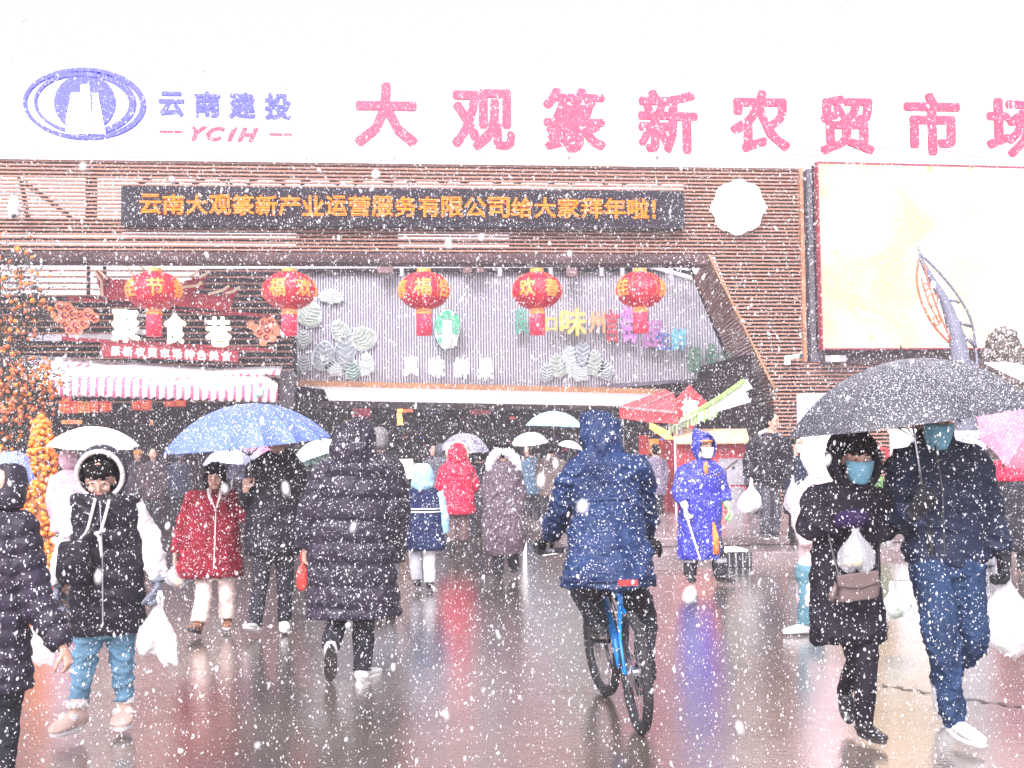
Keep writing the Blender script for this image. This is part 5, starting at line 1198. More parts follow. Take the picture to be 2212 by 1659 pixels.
for q in ((bp(.28,.76), bp(wb-.26,.80)), (bp(.42,.32,.03), bp(wb-.2,.7,.03))): T('cable', [q[0], q[0].lerp(q[1], .5)+bsd*.03, q[1]], .004, BLACKM, 6)

g = person('cyclist seen from behind in a navy hooded raincoat and black trousers, riding away', (1360, 1545), 1.78, 176, dict(
    head=(1300,930,.30), neck=(1308,972,.22), chest=(1310,1060,.15), pelvis=(1322,1235,.0), shL=(1246,1015,.2), elL=(1208,1105,.30), wrL=(1190,1160,.62), shR=(1376,1015,.2), elR=(1395,1100,.35), wrR=(1396,1160,.6),
    hipL=(1290,1245,.05), knL=(1258,1270,.42), hipR=(1352,1245,.02), knR=(1392,1330,.28)), vox=.009)
g.j['anL'] = pl_+UP*.10-bd*.05; g.j['anR'] = pr_+UP*.10-bd*.05
body(g, face=False)
NVR = cloth('navy_raincoat', (.013,.030,.09), .25, rough=.5, bscale=7)
coat(g, [(1308,968,38,.6,.22),(1308,980,58,.6,.22),(1310,1005,74,.6,.21),(1311,1060,78,.6,.17),(1313,1120,80,.6,.06),(1314,1190,90,.64,-.03),(1314,1240,100,.68,-.08),(1312,1262,104,.7,-.08),(1312,1268,100,.7,-.08)], NVR, rs=(.082,.075,.062), folds=(.024,(4,7,11)), wr=.03)
hood_back(g, [(1288,885,12,.95,.30),(1290,890,30,.95,.30),(1296,910,44,.95,.30),(1299,940,48,.95,.28),(1302,965,46,.95,.26),(1304,985,42,.95,.24)], NVR, folds=(.014,(12,12,9)))
soft('waist_seam', MB().loft(secs(g, [(1311,1072,81,.63,.16),(1311,1079,81,.63,.155)]), g.r, g.f, 40), NVR, g.root, .008, 1)
obj('hem_seam', MB().loft(secs(g, [(1313,1247,103.5,.7,-.08),(1313,1249,103.5,.7,-.08)]), g.r, g.f, 48, ex=2.3), mat('seam', (.01,.025,.08), .6), g.root)
glove(g, 'L', GLV, Vector((-.4,.6,-.3)), Vector((0,0,-1)), .9); glove(g, 'R', GLV, Vector((.4,.6,-.3)), Vector((0,0,-1)), .9)
soft('trousers', MB().tube([px(g,1300,1250,.05), px(g,1278,1262,.25), g.j['knL'], g.j['knL'].lerp(g.j['anL'], .5), g.j['anL']], [.11,.10,.085,.07,.06], 18, .03).tube([px(g,1342,1250,.05), px(g,1370,1290,.2), g.j['knR'], g.j['knR'].lerp(g.j['anR'], .5), g.j['anR']], [.11,.10,.08,.065,.06], 18, .03).ell(px(g,1322,1240,.0), (.2,.15,.1), n=20, m=12), DKT, g.root, .009, 2, (.008,(8,8,10)))
for s_ in 'LR': shoe(g, s_, BSHOE, BSOLE, bd, .29, pitch=6)

# ================================================================ far people and umbrellas in front of the hall
far = [ # label, foot, H, face, coat colour key/col, hooded, umbrella
 ('person in brown speckled coat walking away under the white and pale blue umbrellas', (1192,1146), 1.68, 178, ('brown_coat', (.13,.10,.09)), 0),
 ('person in denim blue coat left of the brown speckled coat', (1152,1136), 1.62, 170, ('denim_coat', (.06,.11,.17)), 0),
 ('dark figure left of the red quilted coat in the hall entrance', (936,1118), 1.66, 10, ('dark1', (.03,.03,.045)), 0),
 ('dark figure between the pink hood and the blue umbrella on the left', (330,1150), 1.65, 0, ('dark2', (.05,.03,.04)), 0),
 ('dark figure in the shadow left of the woman in red', (385,1142), 1.6, 30, ('dark3', (.03,.035,.06)), 1),
 ('shopkeeper in orange cap in the dark shop right of the black vest', (298,1128), 1.6, 0, ('dark4', (.04,.03,.04)), 2),
 ('dark figure far in the hall behind the long black coat', (700,1122), 1.62, 0, ('dark5', (.05,.045,.07)), 0),
 ('dark figure under the hall beam right of the long fur hood coat', (1140,1110), 1.6, 0, ('dark6', (.04,.03,.035)), 0),
 ('market customer in grey purple coat right of the cyclist', (1418,1140), 1.62, 200, ('mauve_coat', (.16,.13,.19)), 0),
 ('dark figure in front of the stall goods right of the cyclist', (1440,1118), 1.6, 0, ('dark7', (.04,.03,.04)), 1),
 ('pale pink hooded person under the cream umbrella at the left', (146,1262), 1.62, 160, ('pink_far', (.6,.38,.48)), 1),
 ('dark hatted person partly hidden behind the nearest left person', (40,1225), 1.6, 170, ('dark8', (.05,.045,.06)), 1),
 ('grey coated person between the red quilted coat and the child', (952,1142), 1.66, 180, ('grey_far', (.07,.07,.09)), 1),
 ('dark dressed person beside the kiosk under the green edged awning', (1640,1140), 1.64, 0, ('dark9', (.03,.035,.045)), 0)]
for lab, foot, H, fc, (kc, col), hd_ in far:
    g = person(lab, foot, H, fc, {}, vox=.018); back = 90 < fc < 270
    body(g, face=not back); m_ = cloth(kc, col, .5); c = g.base; k = H/1.7
    S = [(c+UP*.855*H, .07*k, .06*k), (c+UP*.835*H, .13*k, .09*k), (c+UP*.79*H, .2*k, .13*k), (c+UP*.65*H, .2*k, .14*k), (c+UP*.5*H, .225*k, .15*k), (c+UP*.4*H, .235*k, .155*k), (c+UP*.385*H, .21*k, .14*k)]
    mb = MB().loft(S, g.r, g.f, 24, .02, (.09,.012) if kc == 'pink_far' else None)
    for s_ in 'LR': mb.tube([g.j['sh'+s_], g.j['el'+s_], g.j['wr'+s_]], [.08*k,.075*k,.055*k], 12, .04)
    soft('coat', mb, m_, g.root, .016, 2, (.008,(9,9,9)))
    if hd_ == 1: soft('hood', MB().ell(g.j['head']+UP*.01-g.f*.02, (.12*k,.125*k,.15*k), g.r, g.f), m_, g.root, .014, 2, (.008,(12,12,12)))
    else: hair(g)
    if hd_ == 2: obj('cap', MB().ell(g.j['head']+UP*.08, (.11,.11,.07)), mat('cap_orange', (.8,.35,.1)), g.root, True)
    trousers(g, DKT, .09, .08, .07)
    for s_ in 'LR': shoe(g, s_, BSHOE, BSOLE, g.f)
    if kc == 'pink_far': umbrella('cream white umbrella over the pale pink hooded person at the left', at(203,921,g.Y-.1), Vector((.05,-.10,1)), .55, .24, 8, FAB('cream', (.85,.8,.66), .1), .7)
    if kc == 'brown_coat':
        umbrella('pale blue umbrella with white rim above the brown speckled coat', at(1198,888,g.Y+.4), Vector((.05,.0,1)), .58, .3, 8, FAB('paleblue', (.35,.62,.78), .5), .7)
        umbrella('white umbrella tilted to the left beside the brown coat', at(1143,934,g.Y-.6), Vector((-.1,-.15,1)), .36, .2, 8, FAB('white', (.8,.78,.8), .2), .5)
        umbrella('small white umbrella just left of the cyclist shoulder', at(1234,952,g.Y-.9), Vector((.2,-.1,1)), .24, .12, 8, FAB('white', (.8,.78,.8), .2), .4)
    if kc == 'dark8': umbrella('small blue snow covered umbrella behind the nearest left person', at(38,982,g.Y-.6), Vector((.35,-.5,1)), .36, .26, 8, FAB('bluedeep', (.13,.2,.5), 1.4), .5)
bar = thing('white_post', 'short white plastic post beside the fur hooded coat', 'post', ground(1134,1196)); pb = ground(1134,1196)
obj('shaft', MB().tube([pb, pb+UP*.62], .03, 10), WHITE, bar); obj('band', MB().tube([pb+UP*.50, pb+UP*.56], .033, 10), mat('band_yellow', (.8,.55,.2)), bar)

# ================================================================ lanterns
LR_ = mat('lantern_red', (.5,.008,.03), .5, .3, 5, emit=.08, bump=.3); LD = mat('lantern_gold', (.75,.27,.05), .4, .25, 9, emit=.15); TS = mat('tassel_red', (.75,.03,.08), .5, .25, 8, .4, 30, emit=.12)
def lantern(x, y, w_, h_, chars, label, Yl, rot0):
    c = at(x, y, Yl); s_ = F/Yl; a, b = w_/2/s_, h_/2/s_
    root = thing('lantern', label, 'lantern', c, 'big red festive lanterns under the gate beam')
    n, m_ = 96, 18; vs = []
    for i in range(m_+1):
        t = math.pi*(.06+.88*i/m_)
        for j in range(n):
            q = 1-.022*abs(math.sin(8*math.pi*j/n*1.0*1))**.5*0 - .018*(1-abs(math.sin(math.pi*12*j/n)))
            vs.append(c+Vector((a*q*math.sin(t)*math.cos(2*math.pi*j/n), a*q*math.sin(t)*math.sin(2*math.pi*j/n), b*math.cos(t))))
    obj('lantern_body', MB().add(vs, [(i*n+j, (i+1)*n+j, (i+1)*n+(j+1) % n, i*n+(j+1) % n) for i in range(m_) for j in range(n)]), LR_, root, True)
    obj('top_cap', MB().tube([c+UP*(b*.94), c+UP*(b*1.14)], 15/s_, 20), LD, root); obj('bottom_cap', MB().tube([c-UP*(b*.94), c-UP*(b*1.06)], 16/s_, 20), LD, root)
    obj('tassel', MB().tube([c-UP*(b*1.08), c-UP*(b*1.12), c-UP*(b*1.12+50/s_)], [15.5/s_,16.5/s_,17/s_], 28), TS, root, True)
    obj('tassel_band', MB().tube([c-UP*(b*1.1), c-UP*(b*1.1+5/s_)], 17.5/s_, 20), LD, root)
    obj('cord', MB().tube([c+UP*(b*1.12), c+UP*(b*1.12+40/s_)], .012, 6), BLACKM, root)
    for ch, ang in chars:
        me = letter_mesh(ch, 1, .022, .01, LD); bm = bmesh.new(); bm.from_mesh(me); bmesh.ops.triangulate(bm, faces=bm.faces)
        for _ in range(2): bmesh.ops.subdivide_edges(bm, edges=[e for e in bm.edges if e.calc_length() > .12], cuts=1)
        bmesh.ops.triangulate(bm, faces=bm.faces); sz = .92*b
        for v in bm.verts:
            X_, Z_ = v.co.x*sz*1.0, v.co.z*sz*1.05; off = .022 if v.co.y < 0 else .004
            zz = max(-.9, min(.9, (Z_+.05*b)/b)); q = math.sqrt(1-zz*zz); th = -math.pi/2+R(ang+rot0)+X_/(a*1.0)
            v.co = Vector(((a*q+off)*math.cos(th), (a*q+off)*math.sin(th), zz*b*1.01))
        bm.to_mesh(me); bm.free(); o = bpy.data.objects.new('gold_character', me); C.objects.link(o); o.parent = root
    for k in (30, 90, 150, 210, 270, 330):
        if abs(((k+rot0+180) % 360)-180) < 80 or True:
            th = -math.pi/2+R(k+rot0); P = []
            for t in range(6, 22): q = math.pi*t/30*.9; P.append(c+Vector((a*1.006*math.sin(q)*math.cos(th), a*1.006*math.sin(q)*math.sin(th), b*1.006*math.cos(q))))
            obj('gold_line', MB().tube(P, .005, 5), LD, root)
lantern(333, 628, 118, 84, [('佳',-50),('节',12),('春',70)], 'leftmost red lantern hanging in front of the pagoda sign', 25.6, 0)
lantern(625, 628, 116, 84, [('福',-22),('欢',38),('新',90)], 'second red lantern from the left, at the edge of the corrugated wall', 25.6, 0)
lantern(916, 628, 112, 84, [('福',-4),('佳',52),('春',-62)], 'middle red lantern beside the white and green cabbage picture', 25.6, 0)
lantern(1160, 628, 110, 84, [('欢',-30),('春',30)], 'fourth red lantern from the left, above the green and yellow characters', 25.6, 0)
lantern(1383, 626, 110, 82, [('佳',-58),('度',58)], 'rightmost red lantern above the violet characters', 25.6, 0)

# ================================================================ stalls on the right
tn = thing('red_tent', 'red market stall tent with sloping roof right of the cyclist', 'tent', at(1400,1100,24)); YT = 24.2
RT = mat('tent_red', (.62,.03,.04), .6, .25, 2.5, .2, 14, .5)
A, B, Cc, D = at(1335,877,YT), at(1452,848,YT+1.6), at(1460,905,YT-.1), at(1340,905,YT)
obj('roof_panel', MB().add([at(1337,878,YT), at(1375,884,YT-.4), at(1455,850,YT+1.2), at(1437,842,YT+1.6)], [(0,1,2,3)]), RT, tn)
obj('roof_panel', MB().add([at(1375,884,YT-.4), at(1462,892,YT-.4), at(1462,868,YT+.4), at(1455,850,YT+1.2)], [(0,1,2,3)]), RT, tn)
obj('valance', prism([(1337,879),(1375,884),(1462,892),(1466,915),(1400,912),(1340,903)], YT-.42, .03), RT, tn)
for q in [[(1337,879),(1375,884),(1455,848)],[(1375,884),(1462,892)]]: obj('roof_seam', MB().tube([at(*a, YT-.42 if i < 2 else YT+1.2) for i, a in enumerate(q)], .03, 6), mat('seam_grey', (.3,.2,.2), .6), tn)
for x in (1345, 1470): obj('tent_leg', MB().tube([at(x,905,YT-.3), Vector((at(x,905,YT-.3).x, YT-.3, 0))], .025, 8), STEEL, tn)
fu = thing('fortune_diamond', 'big red diamond board with a silver fortune character above the kiosk', 'sign', at(1492,925,25))
obj('diamond', prism([(1490,832),(1538,880),(1490,930),(1444,880)], 25, .06), RT, fu)
letter('fortune_character', '福', 1470, 862, 1508, 900, 24.95, mat('silver', (.65,.62,.66), .4, .15, 8), fu, .05, .04, R(10))
gt = thing('green_edged_awning', 'long white awning with green fringe sloping down to the left above the kiosk', 'awning', at(1530,930,24))
WT = mat('tent_white', (.82,.83,.8), .6, .05, 2); GE = mat('tent_green', (.25,.5,.12), .6, .3, 12)
obj('roof_sheet', MB().add([at(1446,925,23.6), at(1458,918,23.4), at(1626,838,25.4), at(1612,818,26.2)], [(0,1,2,3)]), WT, gt)
obj('front_sheet', prism([(1452,921),(1600,826),(1622,868),(1548,890),(1458,928)], 24.2, .04), WT, gt)
obj('green_edge', MB().tube([at(1450,922,24.1), at(1560,856,24.1), at(1608,822,24.1)], .05, 6), GE, gt)
for i in range(26):
    x = 1446+i*4; y = 929-i*1.5; o = obj('fringe_tuft', prism([(x-2.6,y-14),(x+2.6,y-15),(x+1.6,y+8+3*math.sin(i*2.1)),(x-1.6,y+8+3*math.sin(i*2.1))], 24.0+.01*(i % 3), .02), GE if i % 2 else WT, gt)
# kiosk
kk = thing('recycling_kiosk', 'red and grey waste kiosk with cream overhanging roof behind the street cleaner', 'kiosk', at(1535,1130,23.6)); YK = 23.6
kr = mat('kiosk_red', (.42,.03,.045), .5, .3, 2.5, snow=.1); kg = mat('kiosk_grey', (.3,.29,.32), .5, .2, 2.5, snow=.1)
zf = at(1535,1128,YK).z
obj('cabinet', MB().box((at(1460,960,YK).x, YK, .0), (at(1612,960,YK).x, YK+1.1, at(1535,948,YK).z)), kr, kk, bevel=.02)
obj('grey_door', slab(1552, 990, 1609, 1048, YK-.02, .04), kg, kk, bevel=.006); obj('grey_door', slab(1570, 1052, 1609, 1130, YK-.02, .04), kg, kk, bevel=.006)
obj('corner_trim', slab(1457, 942, 1463, 1136, YK-.03, .06), WHITE, kk); obj('door_knob', MB().ell(at(1584,1010,YK-.04), (.03,.02,.03)), BLACKM, kk)
obj('poster', slab(1478, 1000, 1540, 1060, YK-.012, .01), mat('kiosk_poster', (.45,.08,.1), .5, .5, 4), kk)
q = [at(1452,926,YK+.9), at(1462,954,YK-.35), at(1620,952,YK-.35), at(1612,926,YK+.9)]
o = obj('roof', MB().add(q, [(0,1,2,3)]), mat('kiosk_roof', (.62,.45,.28), .6, .25, 2, snow=.3), kk); s_ = o.modifiers.new('t', 'SOLIDIFY'); s_.thickness = .05
obj('roof_gable', MB().add([at(1452,926,YK+.9), at(1462,954,YK-.35), at(1460,960,YK), at(1460,950,YK+.9)], [(0,1,2,3)]), kr, kk)
# goods of the stall between rider and cleaner
st_t = thing('market_stall', 'open stall with red boxes, orange goods and a yellow pennant right of the cyclist', 'stall', at(1420,1125,26.0)); YQ = 25.2
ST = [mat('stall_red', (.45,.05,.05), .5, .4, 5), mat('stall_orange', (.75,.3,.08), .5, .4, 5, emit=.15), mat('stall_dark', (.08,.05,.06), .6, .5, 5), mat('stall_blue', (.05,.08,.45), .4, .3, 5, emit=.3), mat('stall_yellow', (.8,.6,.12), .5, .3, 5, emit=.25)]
for i, (a, b, c, d, k) in enumerate([(1385,940,1402,985,0),(1402,948,1424,980,1),(1426,952,1436,990,0),(1396,1004,1414,1012,0),(1412,1008,1450,1014,1),(1380,1018,1452,1128,2),(1384,1000,1396,1018,0),(1424,1000,1440,1012,2),(1438,1000,1452,1015,0),(1428,975,1446,998,2),(1386,1014,1440,1018,4),(1438,940,1450,960,4),(1433,936,1437,972,3),(1406,966,1412,978,3)]):
    obj('goods' if k != 2 else 'counter', slab(a, b, c, d, YQ+.04*(i % 5), .3), ST[k], st_t, bevel=.01)
obj('pennant', MB().add([at(1460,934,YQ-.3), at(1475,937,YQ-.3), at(1456,960,YQ-.3)], [(0,1,2)]), ST[4], st_t)
gtx = thing('orange_fringe_lamp', 'orange fringed stall lamp under the red tent', 'lamp', at(1425,935,YQ-.2))
obj('shade', prism([(1405,912),(1440,928),(1458,950),(1445,952),(1420,936),(1405,926)], YQ-.2, .1), mat('fringe_orange', (.95,.5,.15), .5, .3, 10, emit=.7), gtx, bevel=.01)
for i, (x, y, lab) in enumerate([(1442,909,'left round stall bulb under the red tent'), (1452,909,'right round stall bulb under the red tent')]):
    tag(obj('bulb', MB().ell(at(x, y, YQ-.3), (.045,.045,.045)), mat('bulb', (1,.85,.6), .4, .02, 3, emit=1.5), smooth=True), lab, 'bulb')
# lights deep in the hall
for i, (a, b, c, d, col, e_, lab) in enumerate([
  (858,878,870,890,(1,.45,.1),1.2,'orange lit sign block, upper one of the stack in the dark hall'),(857,892,868,903,(1,.5,.15),1.2,'orange lit sign block, middle one of the stack in the dark hall'),
  (858,904,870,918,(1,.42,.1),1.2,'orange lit sign block, lowest one of the stack in the dark hall'),(870,884,892,890,(.8,.12,.05),.8,'red lit bar right of the orange blocks in the dark hall'),
  (857,926,876,946,(.25,.4,.55),.5,'pale blue lit panel below the orange blocks in the hall'),(907,926,914,946,(.1,.1,.9),1.5,'narrow violet blue insect lamp in the dark hall'),
  (802,874,824,877,(.9,.08,.12),.8,'thin red lit line high in the dark hall'),(1102,900,1112,906,(.6,.1,.1),.4,'small red sign right of the beam in the hall'),
  (760,880,800,900,(.35,.05,.08),.3,'dim red banner in the hall above the black hood'),(1010,882,1060,896,(.3,.06,.08),.3,'dim red banner in the middle of the hall')]):
    tag(obj('lit_sign', slab(a, b, c, d, 37+.05*i, .1), mat('lit%d' % i, col, .5, .3, 3, emit=e_)), lab, 'lit sign')
shl = [thing('goods_display', lab, 'display', (X(xc, 37), 37, 0), 'goods displays in the hall') for xc, lab in ((560,'colourful goods hung in the dark hall behind the couple with the blue umbrella'),(780,'colourful goods hung in the dark hall around the long black hooded coat'),(1000,'colourful goods hung in the dark hall above the red quilted coat'),(1230,'colourful goods hung in the dark hall around the pale blue umbrella'))]
for i in range(46):
    x, y = random.uniform(470, 1340), random.uniform(884, 1010); Yc = random.uniform(33.5, 41); wq = random.uniform(4, 11)
    c_ = [(.35,.02,.03),(.5,.2,.05),(.12,.07,.2),(.3,.25,.2),(.06,.1,.25),(.45,.05,.1)][i % 6]
    obj('package', slab(x-wq, y-wq*.5, x+wq, y+wq*.5, Yc, .15), mat('pack%d' % (i % 6), c_, .6, .4, 6, emit=.05), shl[min(3, int((x-450)/223))], bevel=.01)
# counters and goods rows inside
for i, (x0, x1, Yc, lab) in enumerate([(480,600,32.5,'low dark counter in the left shop behind the woman in red'),(690,860,34,'long dark counter deep in the hall behind the black coat'),(930,1060,35,'brown counter deep in the middle of the hall'),(1180,1330,34,'brown counter deep in the hall left of the red tent')]):
    t_ = thing('shop_counter', lab, 'counter', (X((x0+x1)/2, Yc), Yc, 0), 'dark shop counters in the hall')
    a, b = X(x0, Yc), X(x1, Yc); obj('counter_body', MB().box((a, Yc, 0), (b, Yc+.6, .85)), DK2, t_); obj('counter_top', MB().box((a-.03, Yc-.04, .85), (b+.03, Yc+.64, .9)), mat('top_brown', (.2,.12,.1), .4), t_)
    for k in range(8):
        u = a+(b-a)*(k+.5)/8; hh = .12+.15*((k*7) % 3)/2; obj('crate', MB().box((u-.16, Yc+.1, .9), (u+.14, Yc+.45, .9+hh)), [ST[0], ST[1], DK2, mat('crate_green', (.08,.15,.07), .6)][(k+i) % 4], t_, bevel=.01)
# ================================================================ right: leaf sculpture, topiary, stone pillar
ls = thing('leaf_sculpture', 'tall grey metal leaf sculpture with an open veined wire blade in front of the screen', 'sculpture', ground(2105,1215)); Yq = 17.0
LM = mat('sculpt_grey', (.16,.165,.22), .5, .2, 3, snow=.2); LRW = mat('sculpt_rust', (.5,.13,.08), .5, .2, 3)
obj('stem', MB().tube([at(1983,530,Yq), at(1990,560,Yq), at(2010,600,Yq), at(2040,650,Yq), at(2058,700,Yq), at(2072,760,Yq), at(2085,900,Yq), at(2100,1100,Yq)], [.01,.03,.05,.07,.10,.13,.16,.2], 10, .1), LM, ls, True)
for P, m_, r_ in [([(1985,560),(1980,600),(1990,650),(2015,700),(2050,740)], LRW, .018), ([(1996,570),(2008,620),(2030,680),(2056,738)], LRW, .015), ([(1990,600),(2005,650),(2030,700)], LRW, .012),
      ([(1990,550),(2030,590),(2070,640),(2100,700),(2112,800)], LM, .02), ([(2040,648),(2065,650),(2072,655)], LM, .02), ([(2055,685),(2080,700),(2098,705)], LM, .025), ([(2062,715),(2095,735),(2108,750)], LM, .03), ([(2074,765),(2100,785),(2112,800)], LM, .03)]:
    obj('leaf_wire', MB().tube([at(*a, Yq-.03) for a in P], r_, 6, .1), m_, ls, True)
for c, rr in (((2015,648),11),((2024,692),8),((2000,620),6)):
    obj('leaf_ring', MB().tube([at(c[0]+rr*math.cos(R(t)), c[1]+rr*1.3*math.sin(R(t)), Yq-.05) for t in range(0, 380, 20)], .013, 6), LRW, ls, True)
tp = thing('brown_topiary', 'snow dusted brown conical bush behind the umbrellas at the right edge', 'bush', ground(2165,1180)); Yt = 19.5
c0 = at(2165, 705, Yt); c1 = Vector((c0.x, Yt, 0)); s_ = F/Yt
soft('foliage', MB().loft([(c0, 8/s_, 8/s_), (c0-UP*(15/s_), 28/s_, 28/s_), (c0-UP*(60/s_), 42/s_, 40/s_), (c0-UP*(110/s_), 46/s_, 44/s_), (c0-UP*(260/s_), 50/s_, 50/s_), (c0-UP*(300/s_), 30/s_, 30/s_)], Vector((1,0,0)), Vector((0,1,0)), 28, .05), mat('bush_brown', (.10,.075,.06), .8, .5, 9, .8, 40, 1.3, sscale=30), tp, .03, 1, (.05,(14,14,14)))
obj('trunk', MB().tube([c1, c1+UP*1.6], [.12,.09], 10), mat('bark', (.08,.05,.04), .8), tp)
pi_ = thing('stone_pillar', 'broad speckled grey stone pillar behind the masked man', 'pillar', ground(2110,1225)); Yp = 14.6; a = ground(2110,1225); Yp = a.y
obj('stone_block', MB().box((at(2052,1000,Yp).x, Yp, 0), (at(2135,1000,Yp).x, Yp+.5, at(2100,930,Yp).z)), mat('granite', (.38,.38,.44), .6, .4, 25, .4, 40, 1.0), pi_, bevel=.04)
obj('stone_block', MB().box((at(2135,1000,Yp).x+.004, Yp+.05, 0), (at(2150,1000,Yp).x, Yp+.5, at(2100,990,Yp).z)), mat('granite', (.38,.38,.44)), pi_, bevel=.03)
# low wall, white panel, red rail behind the couple
wp = thing('white_hoarding', 'large white board standing behind the masked couple', 'board', ground(1950,1160)); Yw = 20
obj('board_face', slab(1925, 925, 2160, 1110, Yw, .08), WHITE, wp); obj('leg', slab(1930,1110,1936,1160,Yw,.05), STEEL, wp); obj('leg', slab(2140,1110,2146,1160,Yw,.05), STEEL, wp)
rr_ = thing('red_rail', 'short red painted rail between the masked woman and man', 'rail', ground(1905,1170,.26)); Yr = 18
obj('rail_bar', MB().tube([at(1890,968,Yr), at(1915,970,Yr), at(1918,990,Yr), at(1918,1150,Yr)], .03, 8), mat('rail_red', (.6,.03,.05), .4), rr_, True)
gp = thing('green_plant', 'small green potted plant between the masked woman and man', 'plant', ground(1908,1180,.26)); Yg = 17.5; c = at(1908,1130,Yg)
lf = raw('leaf', MB().add([(0,0,0),(.06,0,.12),(0,.01,.32),(-.06,0,.12)], [(0,1,2,3)]), GRN, gp); lf.location = Vector((c.x, Yg, c.z))-origin(gp)
for i in range(36):
    inst(lf, gp, Vector((c.x+random.uniform(-.08,.08), Yg+random.uniform(-.08,.08), c.z-.6+random.uniform(0,1.3)))-origin(gp), (random.uniform(-.9,.9), random.uniform(-.9,.9), random.uniform(0,6)))
obj('pot', MB().tube([Vector((c.x, Yg, .26)), Vector((c.x, Yg, c.z-.55))], [.12,.16], 16), mat('pot', (.35,.33,.35), .6), gp)
# crate on the wet ground behind the cleaner
ct_ = thing('wire_crate', 'low black crate with a white flat lid right of the street cleaner', 'crate', ground(1595,1226)); b_ = ground(1595,1226); s_ = F/b_.y
obj('crate_box', MB().box((b_.x-30/s_, b_.y, .0), (b_.x+32/s_, b_.y+.45, .2)), BLACKM, ct_, bevel=.01)
for i in range(8): obj('crate_slat', MB().box((b_.x-29/s_+i*7.5/s_, b_.y-.012, .01), (b_.x-26.5/s_+i*7.5/s_, b_.y-.002, .19)), STEEL if i % 2 else BLACKM, ct_)
obj('lid', MB().box((b_.x-34/s_, b_.y-.05, .205), (b_.x+20/s_, b_.y+.5, .235)), WHITE, ct_)

# ================================================================ kumquat trees
FR = mat('fruit_orange', (.88,.25,.02), .35, .15, 9); FR2 = mat('fruit_red_orange', (.85,.2,.05), .4, .2, 9); LFM = mat('kumquat_leaf', (.035,.045,.03), .5, .5, 6, snow=.5)
bm = bmesh.new(); bmesh.ops.create_icosphere(bm, subdivisions=2, radius=1); fm = bpy.data.meshes.new('fruit'); bm.to_mesh(fm); bm.free(); finish_mesh(fm, FR, True)
bm = bmesh.new(); bmesh.ops.create_icosphere(bm, subdivisions=1, radius=1); fm2 = bpy.data.meshes.new('fruit'); bm.to_mesh(fm2); bm.free(); finish_mesh(fm2, FR2, True)
rg = random.Random(5)
def leaves(name, pts, sz, m_, parent):
    mb = MB(); vs = []; fs = []
    for p in pts:
        d = Vector((rg.gauss(0,1), rg.gauss(0,1), rg.gauss(0,.6))).normalized(); b = d.cross(Vector((rg.random(), rg.random(), rg.random()))).normalized(); L_ = sz*rg.uniform(.7,1.3); n_ = len(vs)
        vs += [p, p+d*L_*.5+b*L_*.22, p+d*L_, p+d*L_*.5-b*L_*.22]; fs.append((n_, n_+1, n_+2, n_+3))
    mb.add(vs, fs); return tag(obj(name, mb, m_, parent), kind='stuff')
kt = thing('kumquat_tree', 'tall kumquat tree full of small orange fruit at the left edge', 'tree', ground(10,1180)); Yk = ground(10,1180).y; s_ = F/Yk
base_ = ground(-5,1180)
obj('trunk', MB().tube([base_, base_+UP*1.2, base_+UP*2.2+Vector((.05,0,0)), base_+UP*4.0], [.09,.07,.05,.02], 10), mat('bark', (.08,.05,.04)), kt, True)
cl = []
for i in range(46):
    t = rg.random(); y = 560+t*400; hw = (38+70*math.sin(math.pi*min(1, .15+t*.75)))*.95; x = -22+rg.uniform(-1,1)*hw
    cl.append((at(x, y, Yk+rg.uniform(-1,1)*hw/s_), .14+.14*rg.random()))
for c_, r_ in cl[:14]: obj('branch', MB().tube([base_+UP*(c_.z*.6), c_], [.025,.008], 6), mat('bark', (.08,.05,.04)), kt)
leaves('crown', [c_+Vector((rg.gauss(0,r_), rg.gauss(0,r_), rg.gauss(0,r_))) for c_, r_ in cl for _ in range(120)], .07, LFM, kt)
for i in range(300):
    c_, r_ = cl[i % len(cl)]; o = bpy.data.objects.new('fruit', fm2 if i % 3 else fm); C.objects.link(o); o.parent = kt
    o.location = c_+Vector((rg.gauss(0,r_*1.1), -abs(rg.gauss(0,r_*1.2)), rg.gauss(0,r_*1.1)))-origin(kt); q = rg.uniform(.03,.046); o.scale = (q, q, q*1.1)
kt2 = thing('kumquat_tree', 'second bushy kumquat tree with reddish fruit right beside the tall one', 'tree', ground(75,1185)); b2 = ground(75,1185); Y2 = b2.y; s2 = F/Y2
obj('trunk', MB().tube([b2, b2+UP*2.3], [.06,.03], 8), mat('bark', (.08,.05,.04)), kt2)
cl2 = [(at(72+rg.uniform(-55,50), 790+rg.random()*150, Y2+.5+rg.uniform(-.3,.3)), .13) for _ in range(20)]
leaves('crown', [c_+Vector((rg.gauss(0,r_), rg.gauss(0,r_), rg.gauss(0,r_))) for c_, r_ in cl2 for _ in range(110)], .07, LFM, kt2)
for i in range(240):
    c_, r_ = cl2[i % 20]; o = bpy.data.objects.new('fruit', fm2); C.objects.link(o); o.parent = kt2; q = rg.uniform(.03,.044)
    o.location = c_+Vector((rg.gauss(0,r_*1.1), -abs(rg.gauss(0,r_*1.3)), rg.gauss(0,r_*1.1)))-origin(kt2); o.scale = (q, q, q)
fc = thing('tangerine_tower', 'dense cone of bright orange tangerines behind the person in the black vest', 'fruit display', ground(88,1230)); b3 = ground(88,1230); Y3 = b3.y; s3 = F/Y3
Hc = at(88,905,Y3).z
obj('core', MB().tube([b3, b3+UP*Hc*.5, b3+UP*Hc], [38/s3, 27/s3, .03], 20), mat('core_orange', (.35,.12,.03), .7), fc)
